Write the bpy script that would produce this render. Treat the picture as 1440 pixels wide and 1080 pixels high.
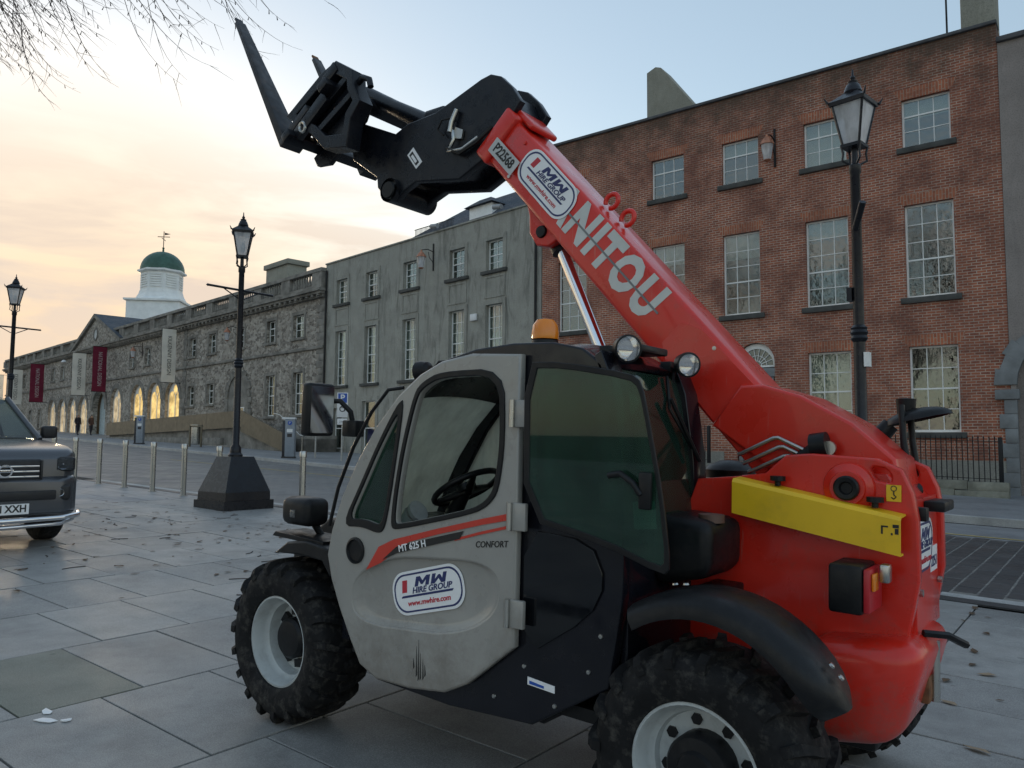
import bpy, bmesh, math, random
from mathutils import Vector, Matrix
random.seed(7)
for o in list(bpy.data.objects): bpy.data.objects.remove(o)
SC = bpy.context.scene; COL = SC.collection
SLOPE = 0.0235                      # the square rises gently towards the left (-x)
def G(x):
    if x < -150: x = -150
    if x > 60: x = 60
    return -SLOPE*x
# ---------------------------------------------------------------- camera
cam = bpy.data.cameras.new('camera'); camo = bpy.data.objects.new('camera', cam); COL.objects.link(camo)
yaw = math.radians(51.8); pitch = math.atan(80/1081); roll = 0.0078
fw = Vector((-math.cos(yaw), math.sin(yaw), 0)); rt = Vector((math.sin(yaw), math.cos(yaw), 0)); up = Vector((0, 0, 1))
f2 = fw*math.cos(pitch)+up*math.sin(pitch); u2 = -fw*math.sin(pitch)+up*math.cos(pitch)
r3 = rt*math.cos(roll)+u2*math.sin(roll); u3 = -rt*math.sin(roll)+u2*math.cos(roll)
m = Matrix((r3, u3, -f2)).transposed().to_4x4(); m.translation = Vector((0, 0, 1.555))
camo.matrix_world = m
cam.sensor_width = 36; cam.lens = 36*1081/1440; cam.clip_start = 0.05; cam.clip_end = 3000
SC.camera = camo
SC.render.resolution_x = 1024; SC.render.resolution_y = 768
# ---------------------------------------------------------------- sky, sun, exposure
SUN_AZ = math.radians(68)           # from +Y towards -X
SUN_EL = math.radians(4.0)
W = bpy.data.worlds.new('World'); SC.world = W; W.use_nodes = True
nt = W.node_tree; nt.nodes.clear()
def N(nt, t, **k):
    n = nt.nodes.new(t)
    for a, b in k.items(): setattr(n, a, b)
    return n
sky = N(nt, 'ShaderNodeTexSky', sky_type='NISHITA', sun_disc=False, sun_elevation=SUN_EL, sun_rotation=-SUN_AZ, air_density=1.0, dust_density=1.2, ozone_density=1.5)
tc = N(nt, 'ShaderNodeTexCoord'); sep = N(nt, 'ShaderNodeSeparateXYZ'); nt.links.new(tc.outputs['Generated'], sep.inputs[0])
# thin sunset cloud: stretched noise, thickest low in the sky
mp = N(nt, 'ShaderNodeMapping'); mp.inputs['Scale'].default_value = (2.2, 2.2, 11.0); mp.inputs['Rotation'].default_value = (0.12, 0.05, 0.4)
nt.links.new(tc.outputs['Generated'], mp.inputs[0])
nz = N(nt, 'ShaderNodeTexNoise'); nz.inputs['Scale'].default_value = 2.3; nz.inputs['Detail'].default_value = 7; nz.inputs['Roughness'].default_value = 0.58; nz.inputs['Distortion'].default_value = 0.4
nt.links.new(mp.outputs[0], nz.inputs['Vector'])
cr = N(nt, 'ShaderNodeMapRange'); cr.inputs[1].default_value = 0.38; cr.inputs[2].default_value = 0.58; nt.links.new(nz.outputs[0], cr.inputs[0])
el = N(nt, 'ShaderNodeMapRange'); el.inputs[1].default_value = 0.37; el.inputs[2].default_value = 0.20; nt.links.new(sep.outputs[2], el.inputs[0])
mu = N(nt, 'ShaderNodeMath', operation='MULTIPLY'); el2 = N(nt, 'ShaderNodeMapRange'); el2.inputs[1].default_value = 0.02; el2.inputs[2].default_value = 0.17; el2.inputs[3].default_value = 0.35; nt.links.new(sep.outputs[2], el2.inputs[0])
em = N(nt, 'ShaderNodeMath', operation='MULTIPLY'); nt.links.new(el.outputs[0], em.inputs[0]); nt.links.new(el2.outputs[0], em.inputs[1])
nt.links.new(cr.outputs[0], mu.inputs[0]); nt.links.new(em.outputs[0], mu.inputs[1])
mu2 = N(nt, 'ShaderNodeMath', operation='MULTIPLY'); mu2.inputs[1].default_value = 0.93; nt.links.new(mu.outputs[0], mu2.inputs[0])
mx = N(nt, 'ShaderNodeMix', data_type='RGBA'); nt.links.new(mu2.outputs[0], mx.inputs['Factor']); 
# evening haze: the low sky never gets brighter than a set level (hue kept)
sc_ = N(nt, 'ShaderNodeSeparateColor'); nt.links.new(sky.outputs[0], sc_.inputs[0])
m1 = N(nt, 'ShaderNodeMath', operation='MAXIMUM'); nt.links.new(sc_.outputs[0], m1.inputs[0]); nt.links.new(sc_.outputs[1], m1.inputs[1])
m2 = N(nt, 'ShaderNodeMath', operation='MAXIMUM'); nt.links.new(m1.outputs[0], m2.inputs[0]); nt.links.new(sc_.outputs[2], m2.inputs[1])
dv = N(nt, 'ShaderNodeMath', operation='DIVIDE'); dv.inputs[0].default_value = 3.1; nt.links.new(m2.outputs[0], dv.inputs[1])
mn = N(nt, 'ShaderNodeMath', operation='MINIMUM'); mn.inputs[1].default_value = 1.0; nt.links.new(dv.outputs[0], mn.inputs[0])
vs_ = N(nt, 'ShaderNodeVectorMath', operation='SCALE'); nt.links.new(sky.outputs[0], vs_.inputs[0]); nt.links.new(mn.outputs[0], vs_.inputs['Scale'])
nt.links.new(vs_.outputs[0], mx.inputs['A'])
mx.inputs['B'].default_value = (2.2, 1.52, 0.92, 1)
# high thin veil of cloud greys the whole sky a little
mx2 = N(nt, 'ShaderNodeMix', data_type='RGBA'); mx2.inputs['Factor'].default_value = 0.30; nt.links.new(mx.outputs['Result'], mx2.inputs['A']); mx2.inputs['B'].default_value = (1.9, 2.3, 2.7, 1)
bg = N(nt, 'ShaderNodeBackground'); bg.inputs['Strength'].default_value = 0.12; nt.links.new(mx2.outputs['Result'], bg.inputs['Color'])
wo = N(nt, 'ShaderNodeOutputWorld'); nt.links.new(bg.outputs[0], wo.inputs[0])
sl = bpy.data.lights.new('sun', 'SUN'); sl.energy = 0.6; sl.angle = math.radians(8); sl.color = (1, 0.78, 0.52)
so = bpy.data.objects.new('sun', sl); COL.objects.link(so)
sd = Vector((-math.sin(SUN_AZ)*math.cos(SUN_EL), math.cos(SUN_AZ)*math.cos(SUN_EL), math.sin(SUN_EL)))
so.rotation_euler = sd.to_track_quat('Z', 'Y').to_euler(); so.location = (-20, 10, 30)
vs = SC.view_settings; vs.view_transform = 'Standard'; vs.look = 'None'; vs.exposure = 1.75; vs.gamma = 1; vs.use_curve_mapping = False
# ---------------------------------------------------------------- helpers
def tag(o, label=None, cat=None, group=None, kind=None):
    if label: o['label'] = label
    if cat: o['category'] = cat
    if group: o['group'] = group
    if kind: o['kind'] = kind
    return o
def link(o, parent=None):
    COL.objects.link(o)
    if parent is not None: o.parent = parent
    return o
def empty(name, loc=(0, 0, 0), rot=(0, 0, 0)):
    o = bpy.data.objects.new(name, None); o.location = loc; o.rotation_euler = rot; o.empty_display_size = 0.2; COL.objects.link(o); return o
def sharp(me, ang=35):
    for p in me.polygons: p.use_smooth = True
    try: me.set_sharp_from_angle(angle=math.radians(ang))
    except Exception: pass
def mobj(name, v, f, mat, parent=None, smooth=None):
    me = bpy.data.meshes.new(name); me.from_pydata([tuple(a) for a in v], [], f); me.validate(); me.update()
    if mat is not None: me.materials.append(mat)
    if smooth: sharp(me, smooth)
    return link(bpy.data.objects.new(name, me), parent)
def bmobj(name, bm, mat, parent=None, smooth=None):
    me = bpy.data.meshes.new(name); bmesh.ops.recalc_face_normals(bm, faces=bm.faces); bm.to_mesh(me); bm.free()
    if mat is not None: me.materials.append(mat)
    if smooth: sharp(me, smooth)
    return link(bpy.data.objects.new(name, me), parent)
def inst(src, parent, loc=None, rot=None, scale=None, name=None):
    o = src.copy(); COL.objects.link(o); o.parent = parent
    if name: o.name = name
    if loc is not None: o.location = loc
    if rot is not None: o.rotation_euler = rot
    if scale is not None: o.scale = scale
    return o
def boxbm(bm, x0, x1, y0, y1, z0, z1, M=None):
    v = [bm.verts.new(p) for p in ((x0, y0, z0), (x1, y0, z0), (x1, y1, z0), (x0, y1, z0), (x0, y0, z1), (x1, y0, z1), (x1, y1, z1), (x0, y1, z1))]
    for a in ((0, 3, 2, 1), (4, 5, 6, 7), (0, 1, 5, 4), (1, 2, 6, 5), (2, 3, 7, 6), (3, 0, 4, 7)): bm.faces.new([v[i] for i in a])
    if M is not None: bmesh.ops.transform(bm, matrix=M, verts=v)
    return v
def box(name, x0, x1, y0, y1, z0, z1, mat, parent=None, bev=0.0, seg=2, M=None):
    bm = bmesh.new(); boxbm(bm, x0, x1, y0, y1, z0, z1, M)
    if bev > 0: bmesh.ops.bevel(bm, geom=bm.edges[:], offset=bev, segments=seg, profile=0.5, affect='EDGES')
    return bmobj(name, bm, mat, parent, 40 if bev > 0 else None)
def tubebm(bm, pts, r, n=8, cap=True):
    pts = [Vector(p) for p in pts]; rs = r if isinstance(r, (list, tuple)) else [r]*len(pts)
    d0 = (pts[1]-pts[0]).normalized(); a = d0.orthogonal().normalized(); rings = []
    for i, p in enumerate(pts):
        if i == 0: d = d0
        elif i == len(pts)-1: d = (pts[i]-pts[i-1]).normalized()
        else: d = ((pts[i+1]-pts[i]).normalized()+(pts[i]-pts[i-1]).normalized()).normalized()
        a = (a-d*a.dot(d)).normalized(); b = d.cross(a)
        rings.append([bm.verts.new(p+(a*math.cos(2*math.pi*k/n)+b*math.sin(2*math.pi*k/n))*rs[i]) for k in range(n)])
    for i in range(len(rings)-1):
        for k in range(n): bm.faces.new((rings[i][k], rings[i][(k+1) % n], rings[i+1][(k+1) % n], rings[i+1][k]))
    if cap: bm.faces.new(rings[0][::-1]); bm.faces.new(rings[-1])
def tube(name, pts, r, mat, parent=None, n=8):
    bm = bmesh.new(); tubebm(bm, pts, r, n); return bmobj(name, bm, mat, parent, 50)
def lathebm(bm, prof, n=32, M=None):
    """prof: list of (r, h) revolved round local Z."""
    rings = []; new = []
    for r, h in prof:
        if r < 1e-5: ring = [bm.verts.new((0, 0, h))]
        else: ring = [bm.verts.new((r*math.cos(2*math.pi*k/n), r*math.sin(2*math.pi*k/n), h)) for k in range(n)]
        rings.append(ring); new += ring
    for i in range(len(rings)-1):
        A, B = rings[i], rings[i+1]
        for k in range(n):
            k2 = (k+1) % n
            if len(A) == 1 and len(B) == 1: continue
            if len(A) == 1: bm.faces.new((A[0], B[k2], B[k]))
            elif len(B) == 1: bm.faces.new((A[k], A[k2], B[0]))
            else: bm.faces.new((A[k], A[k2], B[k2], B[k]))
    if M is not None: bmesh.ops.transform(bm, matrix=M, verts=new)
def lathe(name, prof, mat, parent=None, n=32, M=None, ang=35):
    bm = bmesh.new(); lathebm(bm, prof, n, M); return bmobj(name, bm, mat, parent, ang)
def curve2d(splines, ext, bev=0.0, res=2):
    c = bpy.data.curves.new('c', 'CURVE'); c.dimensions = '2D'; c.fill_mode = 'BOTH'; c.extrude = ext; c.bevel_depth = bev; c.bevel_resolution = res
    for pts in splines:
        s = c.splines.new('POLY'); s.points.add(len(pts)-1); s.use_cyclic_u = True
        for i, p in enumerate(pts): s.points[i].co = (p[0], p[1], 0, 1)
    o = bpy.data.objects.new('c', c); me = bpy.data.meshes.new_from_object(o)
    bpy.data.objects.remove(o); bpy.data.curves.remove(c); return me
def frame(o, ex, ey):
    """matrix taking 2-D (a,b) to o+a*ex+b*ey, third axis = ex x ey"""
    ex = Vector(ex).normalized(); ey = Vector(ey).normalized(); ez = ex.cross(ey).normalized(); ey = ez.cross(ex)
    M = Matrix((ex, ey, ez)).transposed().to_4x4(); M.translation = Vector(o); return M
XZ = Matrix(((1, 0, 0, 0), (0, 0, -1, 0), (0, 1, 0, 0), (0, 0, 0, 1)))        # (a,b,c) -> (a,-c,b)
def plate(name, splines, y0, y1, mat, parent=None, bev=0.0, M=None, ang=35):
    """outline (+holes) in x,z extruded from y0 to y1 (or along the normal of M when given)"""
    if not isinstance(splines[0][0], (list, tuple)): splines = [splines]
    h = abs(y1-y0)/2; me = curve2d(splines, max(h-bev, 0.0005), bev)
    me.transform((M if M is not None else XZ)); me.name = name
    if M is None: me.transform(Matrix.Translation((0, (y0+y1)/2, 0)))
    me.materials.clear(); me.materials.append(mat); sharp(me, ang)
    return link(bpy.data.objects.new(name, me), parent)
def rrect(x0, x1, z0, z1, r, n=5):
    out = []
    for cx, cz, a0 in ((x1-r, z1-r, 0), (x0+r, z1-r, 90), (x0+r, z0+r, 180), (x1-r, z0+r, 270)):
        for k in range(n+1):
            a = math.radians(a0+90*k/n); out.append((cx+r*math.cos(a), cz+r*math.sin(a)))
    return out
def smoothp(p, it=2):
    for _ in range(it):
        q = []
        for i in range(len(p)):
            a, b = p[i], p[(i+1) % len(p)]; q += [(a[0]*.78+b[0]*.22, a[1]*.78+b[1]*.22), (a[0]*.22+b[0]*.78, a[1]*.22+b[1]*.78)]
        p = q
    return p
def circ(cx, cz, r, n=24, a0=0, a1=360):
    full = abs(a1-a0) >= 360
    return [(cx+r*math.cos(math.radians(a0+(a1-a0)*k/(n if full else n-1))), cz+r*math.sin(math.radians(a0+(a1-a0)*k/(n if full else n-1)))) for k in range(n)]
def textmesh(s, size, off=0.0, shear=0.0, align='CENTER', ext=0.0):
    c = bpy.data.curves.new('t', 'FONT'); c.body = s; c.size = size; c.offset = off; c.shear = shear; c.align_x = align; c.align_y = 'CENTER'; c.extrude = ext; c.resolution_u = 3; c.space_word = 0.3 if ' A N ' in s else 1.0
    o = bpy.data.objects.new('t', c); me = bpy.data.meshes.new_from_object(o); bpy.data.objects.remove(o); bpy.data.curves.remove(c); return me
def text(name, s, size, M, mat, parent=None, off=0.0, shear=0.0, align='CENTER', sx=1.0):
    me = textmesh(s, size, off, shear, align, 0.0006); me.transform(Matrix.Diagonal((sx, 1, 1, 1))); me.transform(M); me.name = name; me.materials.clear(); me.materials.append(mat)
    return link(bpy.data.objects.new(name, me), parent)
# ---------------------------------------------------------------- materials
MAT = {}
def newmat(name):
    m = bpy.data.materials.new(name); m.use_nodes = True; n = m.node_tree; n.nodes.clear()
    out = n.nodes.new('ShaderNodeOutputMaterial'); MAT[name] = m; return m, n, out
def ramp(n, fac, stops):
    r = n.nodes.new('ShaderNodeValToRGB'); e = r.color_ramp.elements
    while len(e) < len(stops): e.new(0.5)
    for i, (p, c) in enumerate(stops): e[i].position = p; e[i].color = (*c, 1)
    n.links.new(fac, r.inputs[0]); return r.outputs[0]
def noise(n, vec, scale, detail=4, rough=0.55, dist=0):
    t = n.nodes.new('ShaderNodeTexNoise'); t.inputs['Scale'].default_value = scale; t.inputs['Detail'].default_value = detail; t.inputs['Roughness'].default_value = rough; t.inputs['Distortion'].default_value = dist
    if vec is not None: n.links.new(vec, t.inputs['Vector'])
    return t.outputs[0]
def mapr(n, v, a, b, c, d):
    r = n.nodes.new('ShaderNodeMapRange'); r.inputs[1].default_value = a; r.inputs[2].default_value = b; r.inputs[3].default_value = c; r.inputs[4].default_value = d; n.links.new(v, r.inputs[0]); return r.outputs[0]
def mixc(n, fac, a, b, mode='MIX'):
    x = n.nodes.new('ShaderNodeMix'); x.data_type = 'RGBA'; x.blend_type = mode
    for sock, v in (('Factor', fac), ('A', a), ('B', b)):
        if isinstance(v, (tuple, list)): x.inputs[sock].default_value = (*v[:3], 1)
        elif isinstance(v, (int, float)): x.inputs[sock].default_value = v
        else: n.links.new(v, x.inputs[sock])
    return x.outputs['Result']
def objcoord(n, scale=None, swap=None):
    t = n.nodes.new('ShaderNodeTexCoord'); o = t.outputs['Object']
    if scale:
        mp = n.nodes.new('ShaderNodeMapping'); mp.inputs['Scale'].default_value = scale; n.links.new(o, mp.inputs[0]); o = mp.outputs[0]
    return o
def bsdf(n, out, col, rough, metal=0.0, bump=None, bstr=0.3, bdist=0.01, coat=0.0, spec=0.5):
    b = n.nodes.new('ShaderNodeBsdfPrincipled'); b.inputs['Metallic'].default_value = metal; b.inputs['Specular IOR Level'].default_value = spec
    if isinstance(col, (tuple, list)): b.inputs['Base Color'].default_value = (*col[:3], 1)
    else: n.links.new(col, b.inputs['Base Color'])
    if isinstance(rough, (int, float)): b.inputs['Roughness'].default_value = rough
    else: n.links.new(rough, b.inputs['Roughness'])
    if coat: b.inputs['Coat Weight'].default_value = coat; b.inputs['Coat Roughness'].default_value = 0.08
    if bump is not None:
        bp = n.nodes.new('ShaderNodeBump'); bp.inputs['Strength'].default_value = bstr; bp.inputs['Distance'].default_value = bdist; n.links.new(bump, bp.inputs['Height']); n.links.new(bp.outputs[0], b.inputs['Normal'])
    n.links.new(b.outputs[0], out.inputs[0]); return b
def pm(name, col, rough=0.5, metal=0.0, var=0.18, scale=6, bump=0.0, bscale=80, coat=0.0, dirt=0.0, dirtcol=(0.12, 0.10, 0.08), spec=0.5, rvar=0.12):
    m, n, out = newmat(name); v = objcoord(n)
    f = noise(n, v, scale, 5)
    c = mixc(n, mapr(n, f, 0.3, 0.7, 0, 1), tuple(x*(1-var) for x in col), tuple(min(1, x*(1+var)) for x in col))
    if dirt:
        d = noise(n, v, scale*2.3, 8, 0.7); c = mixc(n, mapr(n, d, 0.5, 0.75, 0, dirt), c, dirtcol)
    r = mapr(n, noise(n, v, scale*3, 4), 0.3, 0.7, max(0.02, rough-rvar), min(1, rough+rvar))
    bsdf(n, out, c, r, metal, noise(n, v, bscale, 3) if bump else None, bump, 0.004, coat, spec)
    return m
def glassmat(name, tint, opac, rough=0.02, refl=1.0, ior=1.45, film=None):
    """thin pane: tinted see-through with fresnel reflection; film = milky condensation (amount, colour)"""
    m, n, out = newmat(name)
    tr = n.nodes.new('ShaderNodeBsdfTransparent'); tr.inputs[0].default_value = (*tint, 1)
    gl = n.nodes.new('ShaderNodeBsdfGlossy'); gl.inputs['Roughness'].default_value = rough; gl.inputs[0].default_value = (refl, refl, refl, 1)
    fr = n.nodes.new('ShaderNodeFresnel'); fr.inputs[0].default_value = ior
    sh = tr.outputs[0]
    if opac > 0:
        df = n.nodes.new('ShaderNodeBsdfDiffuse'); df.inputs[0].default_value = (*(film if film else tint), 1)
        tl = n.nodes.new('ShaderNodeBsdfTranslucent'); tl.inputs[0].default_value = (*(film if film else tint), 1)
        ms0 = n.nodes.new('ShaderNodeMixShader'); ms0.inputs[0].default_value = 0.5; n.links.new(df.outputs[0], ms0.inputs[1]); n.links.new(tl.outputs[0], ms0.inputs[2])
        v = objcoord(n, (1, 1, 0.35)); f = mapr(n, noise(n, v, 7, 6, 0.6), 0.3, 0.7, opac*0.6, min(1, opac*1.3))
        ms = n.nodes.new('ShaderNodeMixShader'); n.links.new(f, ms.inputs[0]); n.links.new(sh, ms.inputs[1]); n.links.new(ms0.outputs[0], ms.inputs[2]); sh = ms.outputs[0]
    m2 = n.nodes.new('ShaderNodeMixShader'); n.links.new(fr.outputs[0], m2.inputs[0]); n.links.new(sh, m2.inputs[1]); n.links.new(gl.outputs[0], m2.inputs[2])
    n.links.new(m2.outputs[0], out.inputs[0]); return m
def emit(name, col, s):
    m, n, out = newmat(name); e = n.nodes.new('ShaderNodeEmission'); e.inputs[0].default_value = (*col, 1); e.inputs[1].default_value = s
    v = objcoord(n); f = mapr(n, noise(n, v, 1.7, 5, 0.6), 0.35, 0.7, s*0.35, s); n.links.new(f, e.inputs[1]); n.links.new(e.outputs[0], out.inputs[0]); return m
# ================================================================= materials of the place
def brickmat(name, c1, c2, mort, w=0.235, h=0.08, ms=0.011, stain=True, rot=False):
    m, n, out = newmat(name); t = n.nodes.new('ShaderNodeTexCoord'); s = n.nodes.new('ShaderNodeSeparateXYZ'); n.links.new(t.outputs['Object'], s.inputs[0])
    ad = n.nodes.new('ShaderNodeMath'); ad.operation = 'ADD'; n.links.new(s.outputs[0], ad.inputs[0]); n.links.new(s.outputs[1], ad.inputs[1])
    cb = n.nodes.new('ShaderNodeCombineXYZ')
    n.links.new(ad.outputs[0], cb.inputs[1 if rot else 0]); n.links.new(s.outputs[2], cb.inputs[0 if rot else 1])
    wob = n.nodes.new('ShaderNodeVectorMath'); wob.operation = 'MULTIPLY_ADD'
    nz = n.nodes.new('ShaderNodeTexNoise'); nz.inputs['Scale'].default_value = 2.5; n.links.new(cb.outputs[0], nz.inputs['Vector'])
    n.links.new(nz.outputs['Color'], wob.inputs[0]); wob.inputs[1].default_value = (0.03, 0.03, 0); n.links.new(cb.outputs[0], wob.inputs[2])
    b = n.nodes.new('ShaderNodeTexBrick'); b.inputs['Scale'].default_value = 1; b.inputs['Brick Width'].default_value = w; b.inputs['Row Height'].default_value = h; b.inputs['Mortar Size'].default_value = ms; b.inputs['Mortar Smooth'].default_value = 0.25; b.inputs['Bias'].default_value = -0.1
    b.inputs['Color1'].default_value = (*c1, 1); b.inputs['Color2'].default_value = (*c2, 1); b.inputs['Mortar'].default_value = (*mort, 1)
    n.links.new(wob.outputs[0], b.inputs['Vector'])
    big = noise(n, t.outputs['Object'], 0.9, 6, 0.65)
    c = mixc(n, mapr(n, big, 0.38, 0.62, 0, 0.75), b.outputs['Color'], (c2[0]*0.55, c2[1]*0.75, c2[2]*0.9))
    f3 = noise(n, t.outputs['Object'], 14, 4, 0.7); c = mixc(n, mapr(n, f3, 0.45, 0.75, 0, 0.35), c, tuple(min(1, x*1.5) for x in c1))
    if stain:   # soot and lichen gathered near the parapet, with ragged lower edge
        hgt = n.nodes.new('ShaderNodeMath'); hgt.operation = 'ADD'; n.links.new(s.outputs[2], hgt.inputs[0]); k = mapr(n, noise(n, t.outputs['Object'], 1.3, 7, 0.7), 0.2, 0.8, -1.6, 1.6); n.links.new(k, hgt.inputs[1])
        c = mixc(n, mapr(n, hgt.outputs[0], 11.9, 13.6, 0, 0.8), c, (0.075, 0.06, 0.045))
    bsdf(n, out, c, 0.9, 0, b.outputs['Fac'], -0.5, 0.012, spec=0.25); return m
def rubblemat(name, cols, mort, scale=2.6, zs=1.5):
    m, n, out = newmat(name); v = objcoord(n, (1, 1, zs))
    d = n.nodes.new('ShaderNodeVectorMath'); d.operation = 'MULTIPLY_ADD'; nz = n.nodes.new('ShaderNodeTexNoise'); nz.inputs['Scale'].default_value = 3; n.links.new(v, nz.inputs['Vector']); n.links.new(nz.outputs['Color'], d.inputs[0]); d.inputs[1].default_value = (0.22, 0.22, 0.22); n.links.new(v, d.inputs[2])
    a = n.nodes.new('ShaderNodeTexVoronoi'); a.inputs['Scale'].default_value = scale; n.links.new(d.outputs[0], a.inputs['Vector'])
    e = n.nodes.new('ShaderNodeTexVoronoi'); e.feature = 'DISTANCE_TO_EDGE'; e.inputs['Scale'].default_value = scale; n.links.new(d.outputs[0], e.inputs['Vector'])
    sp = n.nodes.new('ShaderNodeSeparateColor'); n.links.new(a.outputs['Color'], sp.inputs[0])
    c = ramp(n, sp.outputs[0], [(0.0, cols[0]), (0.5, cols[1]), (1.0, cols[2])])
    c = mixc(n, mapr(n, noise(n, v, 12, 6, 0.7), 0.35, 0.75, 0, 0.5), c, tuple(x*0.45 for x in cols[1]))
    c = mixc(n, mapr(n, noise(n, v, 0.35, 5, 0.6), 0.45, 0.75, 0, 0.5), c, tuple(x*0.5 for x in cols[0]))
    mf = mapr(n, e.outputs['Distance'], 0.0, 0.07, 1, 0); c = mixc(n, mf, c, mort)
    bsdf(n, out, c, 0.92, 0, mapr(n, e.outputs['Distance'], 0, 0.12, 0, 1), 0.6, 0.03, spec=0.2); return m
def rendermat(name, col, dark, streak=0.75, rough_cast=True):
    m, n, out = newmat(name); v = objcoord(n)
    c = mixc(n, mapr(n, noise(n, v, 1.1, 7, 0.65), 0.3, 0.7, 0, 1), tuple(x*0.72 for x in col), col)
    vs_ = objcoord(n, (1.5, 1.5, 0.28)); st = noise(n, vs_, 1.3, 9, 0.72, 1.2)
    c = mixc(n, mapr(n, st, 0.5, 0.75, 0, streak), c, dark)
    sp = noise(n, v, 26, 4, 0.8); c = mixc(n, mapr(n, sp, 0.48, 0.66, 0, 0.7), c, tuple(x*0.45 for x in col))
    bsdf(n, out, c, 0.93, 0, noise(n, v, 38, 4, 0.7), 0.55 if rough_cast else 0.15, 0.02, spec=0.2); return m
brick = brickmat('red_brick', (0.43, 0.148, 0.084), (0.23, 0.08, 0.054), (0.52, 0.44, 0.36))
bricklint = brickmat('brick_lintel', (0.50, 0.17, 0.09), (0.34, 0.11, 0.065), (0.42, 0.35, 0.27), w=0.30, h=0.085, stain=False, rot=True)
rubble = rubblemat('limestone_rubble', ((0.17, 0.15, 0.13), (0.37, 0.335, 0.29), (0.62, 0.57, 0.50)), (0.44, 0.40, 0.35), 4.2)
ashlar = pm('limestone_ashlar', (0.25, 0.235, 0.21), 0.9, var=0.4, scale=1.4, bump=0.4, bscale=30, dirt=0.6, dirtcol=(0.08, 0.075, 0.065), spec=0.2)
quoinst = pm('blue_limestone', (0.22, 0.23, 0.235), 0.85, var=0.22, scale=2, bump=0.3, bscale=40, dirt=0.35, dirtcol=(0.12, 0.12, 0.12), spec=0.25)
greyrender = rendermat('grey_roughcast', (0.44, 0.43, 0.38), (0.10, 0.095, 0.08), 0.9)
palerender = rendermat('smooth_grey_render', (0.36, 0.315, 0.29), (0.2, 0.18, 0.17), 0.4, False)
plinthr = rendermat('plinth_render', (0.36, 0.35, 0.31), (0.18, 0.17, 0.14), 0.5, False)
chimr = rendermat('chimney_render', (0.38, 0.37, 0.31), (0.2, 0.19, 0.15), 0.5, False)
slate = brickmat('slate_roof', (0.13, 0.135, 0.15), (0.085, 0.09, 0.10), (0.04, 0.04, 0.045), w=0.3, h=0.22, ms=0.012, stain=False)
coping = pm('dark_coping', (0.09, 0.09, 0.095), 0.8, var=0.3, scale=2)
sillst = pm('dark_sill', (0.075, 0.075, 0.07), 0.85, var=0.3, scale=3)
wpaint = pm('white_window_paint', (0.88, 0.88, 0.85), 0.45, var=0.06, scale=4, dirt=0.25, dirtcol=(0.45, 0.44, 0.4))
def paneglass():
    m, n, out = newmat('window_pane'); v = objcoord(n)
    b = n.nodes.new('ShaderNodeBsdfGlossy'); b.inputs['Roughness'].default_value = 0.015; b.inputs[0].default_value = (0.8, 0.84, 0.85, 1)
    bp = n.nodes.new('ShaderNodeBump'); bp.inputs['Strength'].default_value = 0.25; bp.inputs['Distance'].default_value = 0.02
    oi = n.nodes.new('ShaderNodeObjectInfo'); ad = n.nodes.new('ShaderNodeVectorMath'); ad.operation = 'ADD'; n.links.new(v, ad.inputs[0]); n.links.new(oi.outputs['Location'], ad.inputs[1])
    n.links.new(noise(n, ad.outputs[0], 1.7, 2), bp.inputs['Height']); n.links.new(bp.outputs[0], b.inputs['Normal'])
    tr = n.nodes.new('ShaderNodeBsdfTransparent'); tr.inputs[0].default_value = (0.75, 0.8, 0.78, 1)
    ms = n.nodes.new('ShaderNodeMixShader'); ms.inputs[0].default_value = 0.16; n.links.new(tr.outputs[0], ms.inputs[1]); n.links.new(b.outputs[0], ms.inputs[2]); n.links.new(ms.outputs[0], out.inputs[0]); return m
pane_m = paneglass()
blind_m = pm('cream_blind', (0.62, 0.60, 0.52), 0.9, var=0.12, scale=3)
net_m = pm('net_curtain', (0.55, 0.56, 0.55), 0.95, var=0.25, scale=5)
dark_room = pm('dark_interior', (0.05, 0.05, 0.05), 0.9, var=0.1)
litglow = emit('lit_showroom', (1.0, 0.70, 0.27), 0.42); litdim = emit('dim_lit_showroom', (1.0, 0.80, 0.5), 0.24)
iron = pm('black_iron', (0.012, 0.013, 0.015), 0.45, var=0.2, scale=8, spec=0.3)
lampblack = pm('lamp_black_paint', (0.012, 0.013, 0.018), 0.32, var=0.2, scale=5, spec=0.35)
lamp_glass = glassmat('frosted_lantern_glass', (0.8, 0.82, 0.85), 0.85, 0.15, film=(0.9, 0.92, 0.95))
steel = pm('brushed_steel', (0.50, 0.50, 0.48), 0.30, 1.0, var=0.04, scale=3, rvar=0.05)
copper = pm('copper_lantern', (0.45, 0.2, 0.12), 0.5, 0.4, var=0.3, scale=8)
bronze = pm('bronze_cladding', (0.17, 0.14, 0.095), 0.55, 0.3, var=0.12, scale=1.2)
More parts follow.
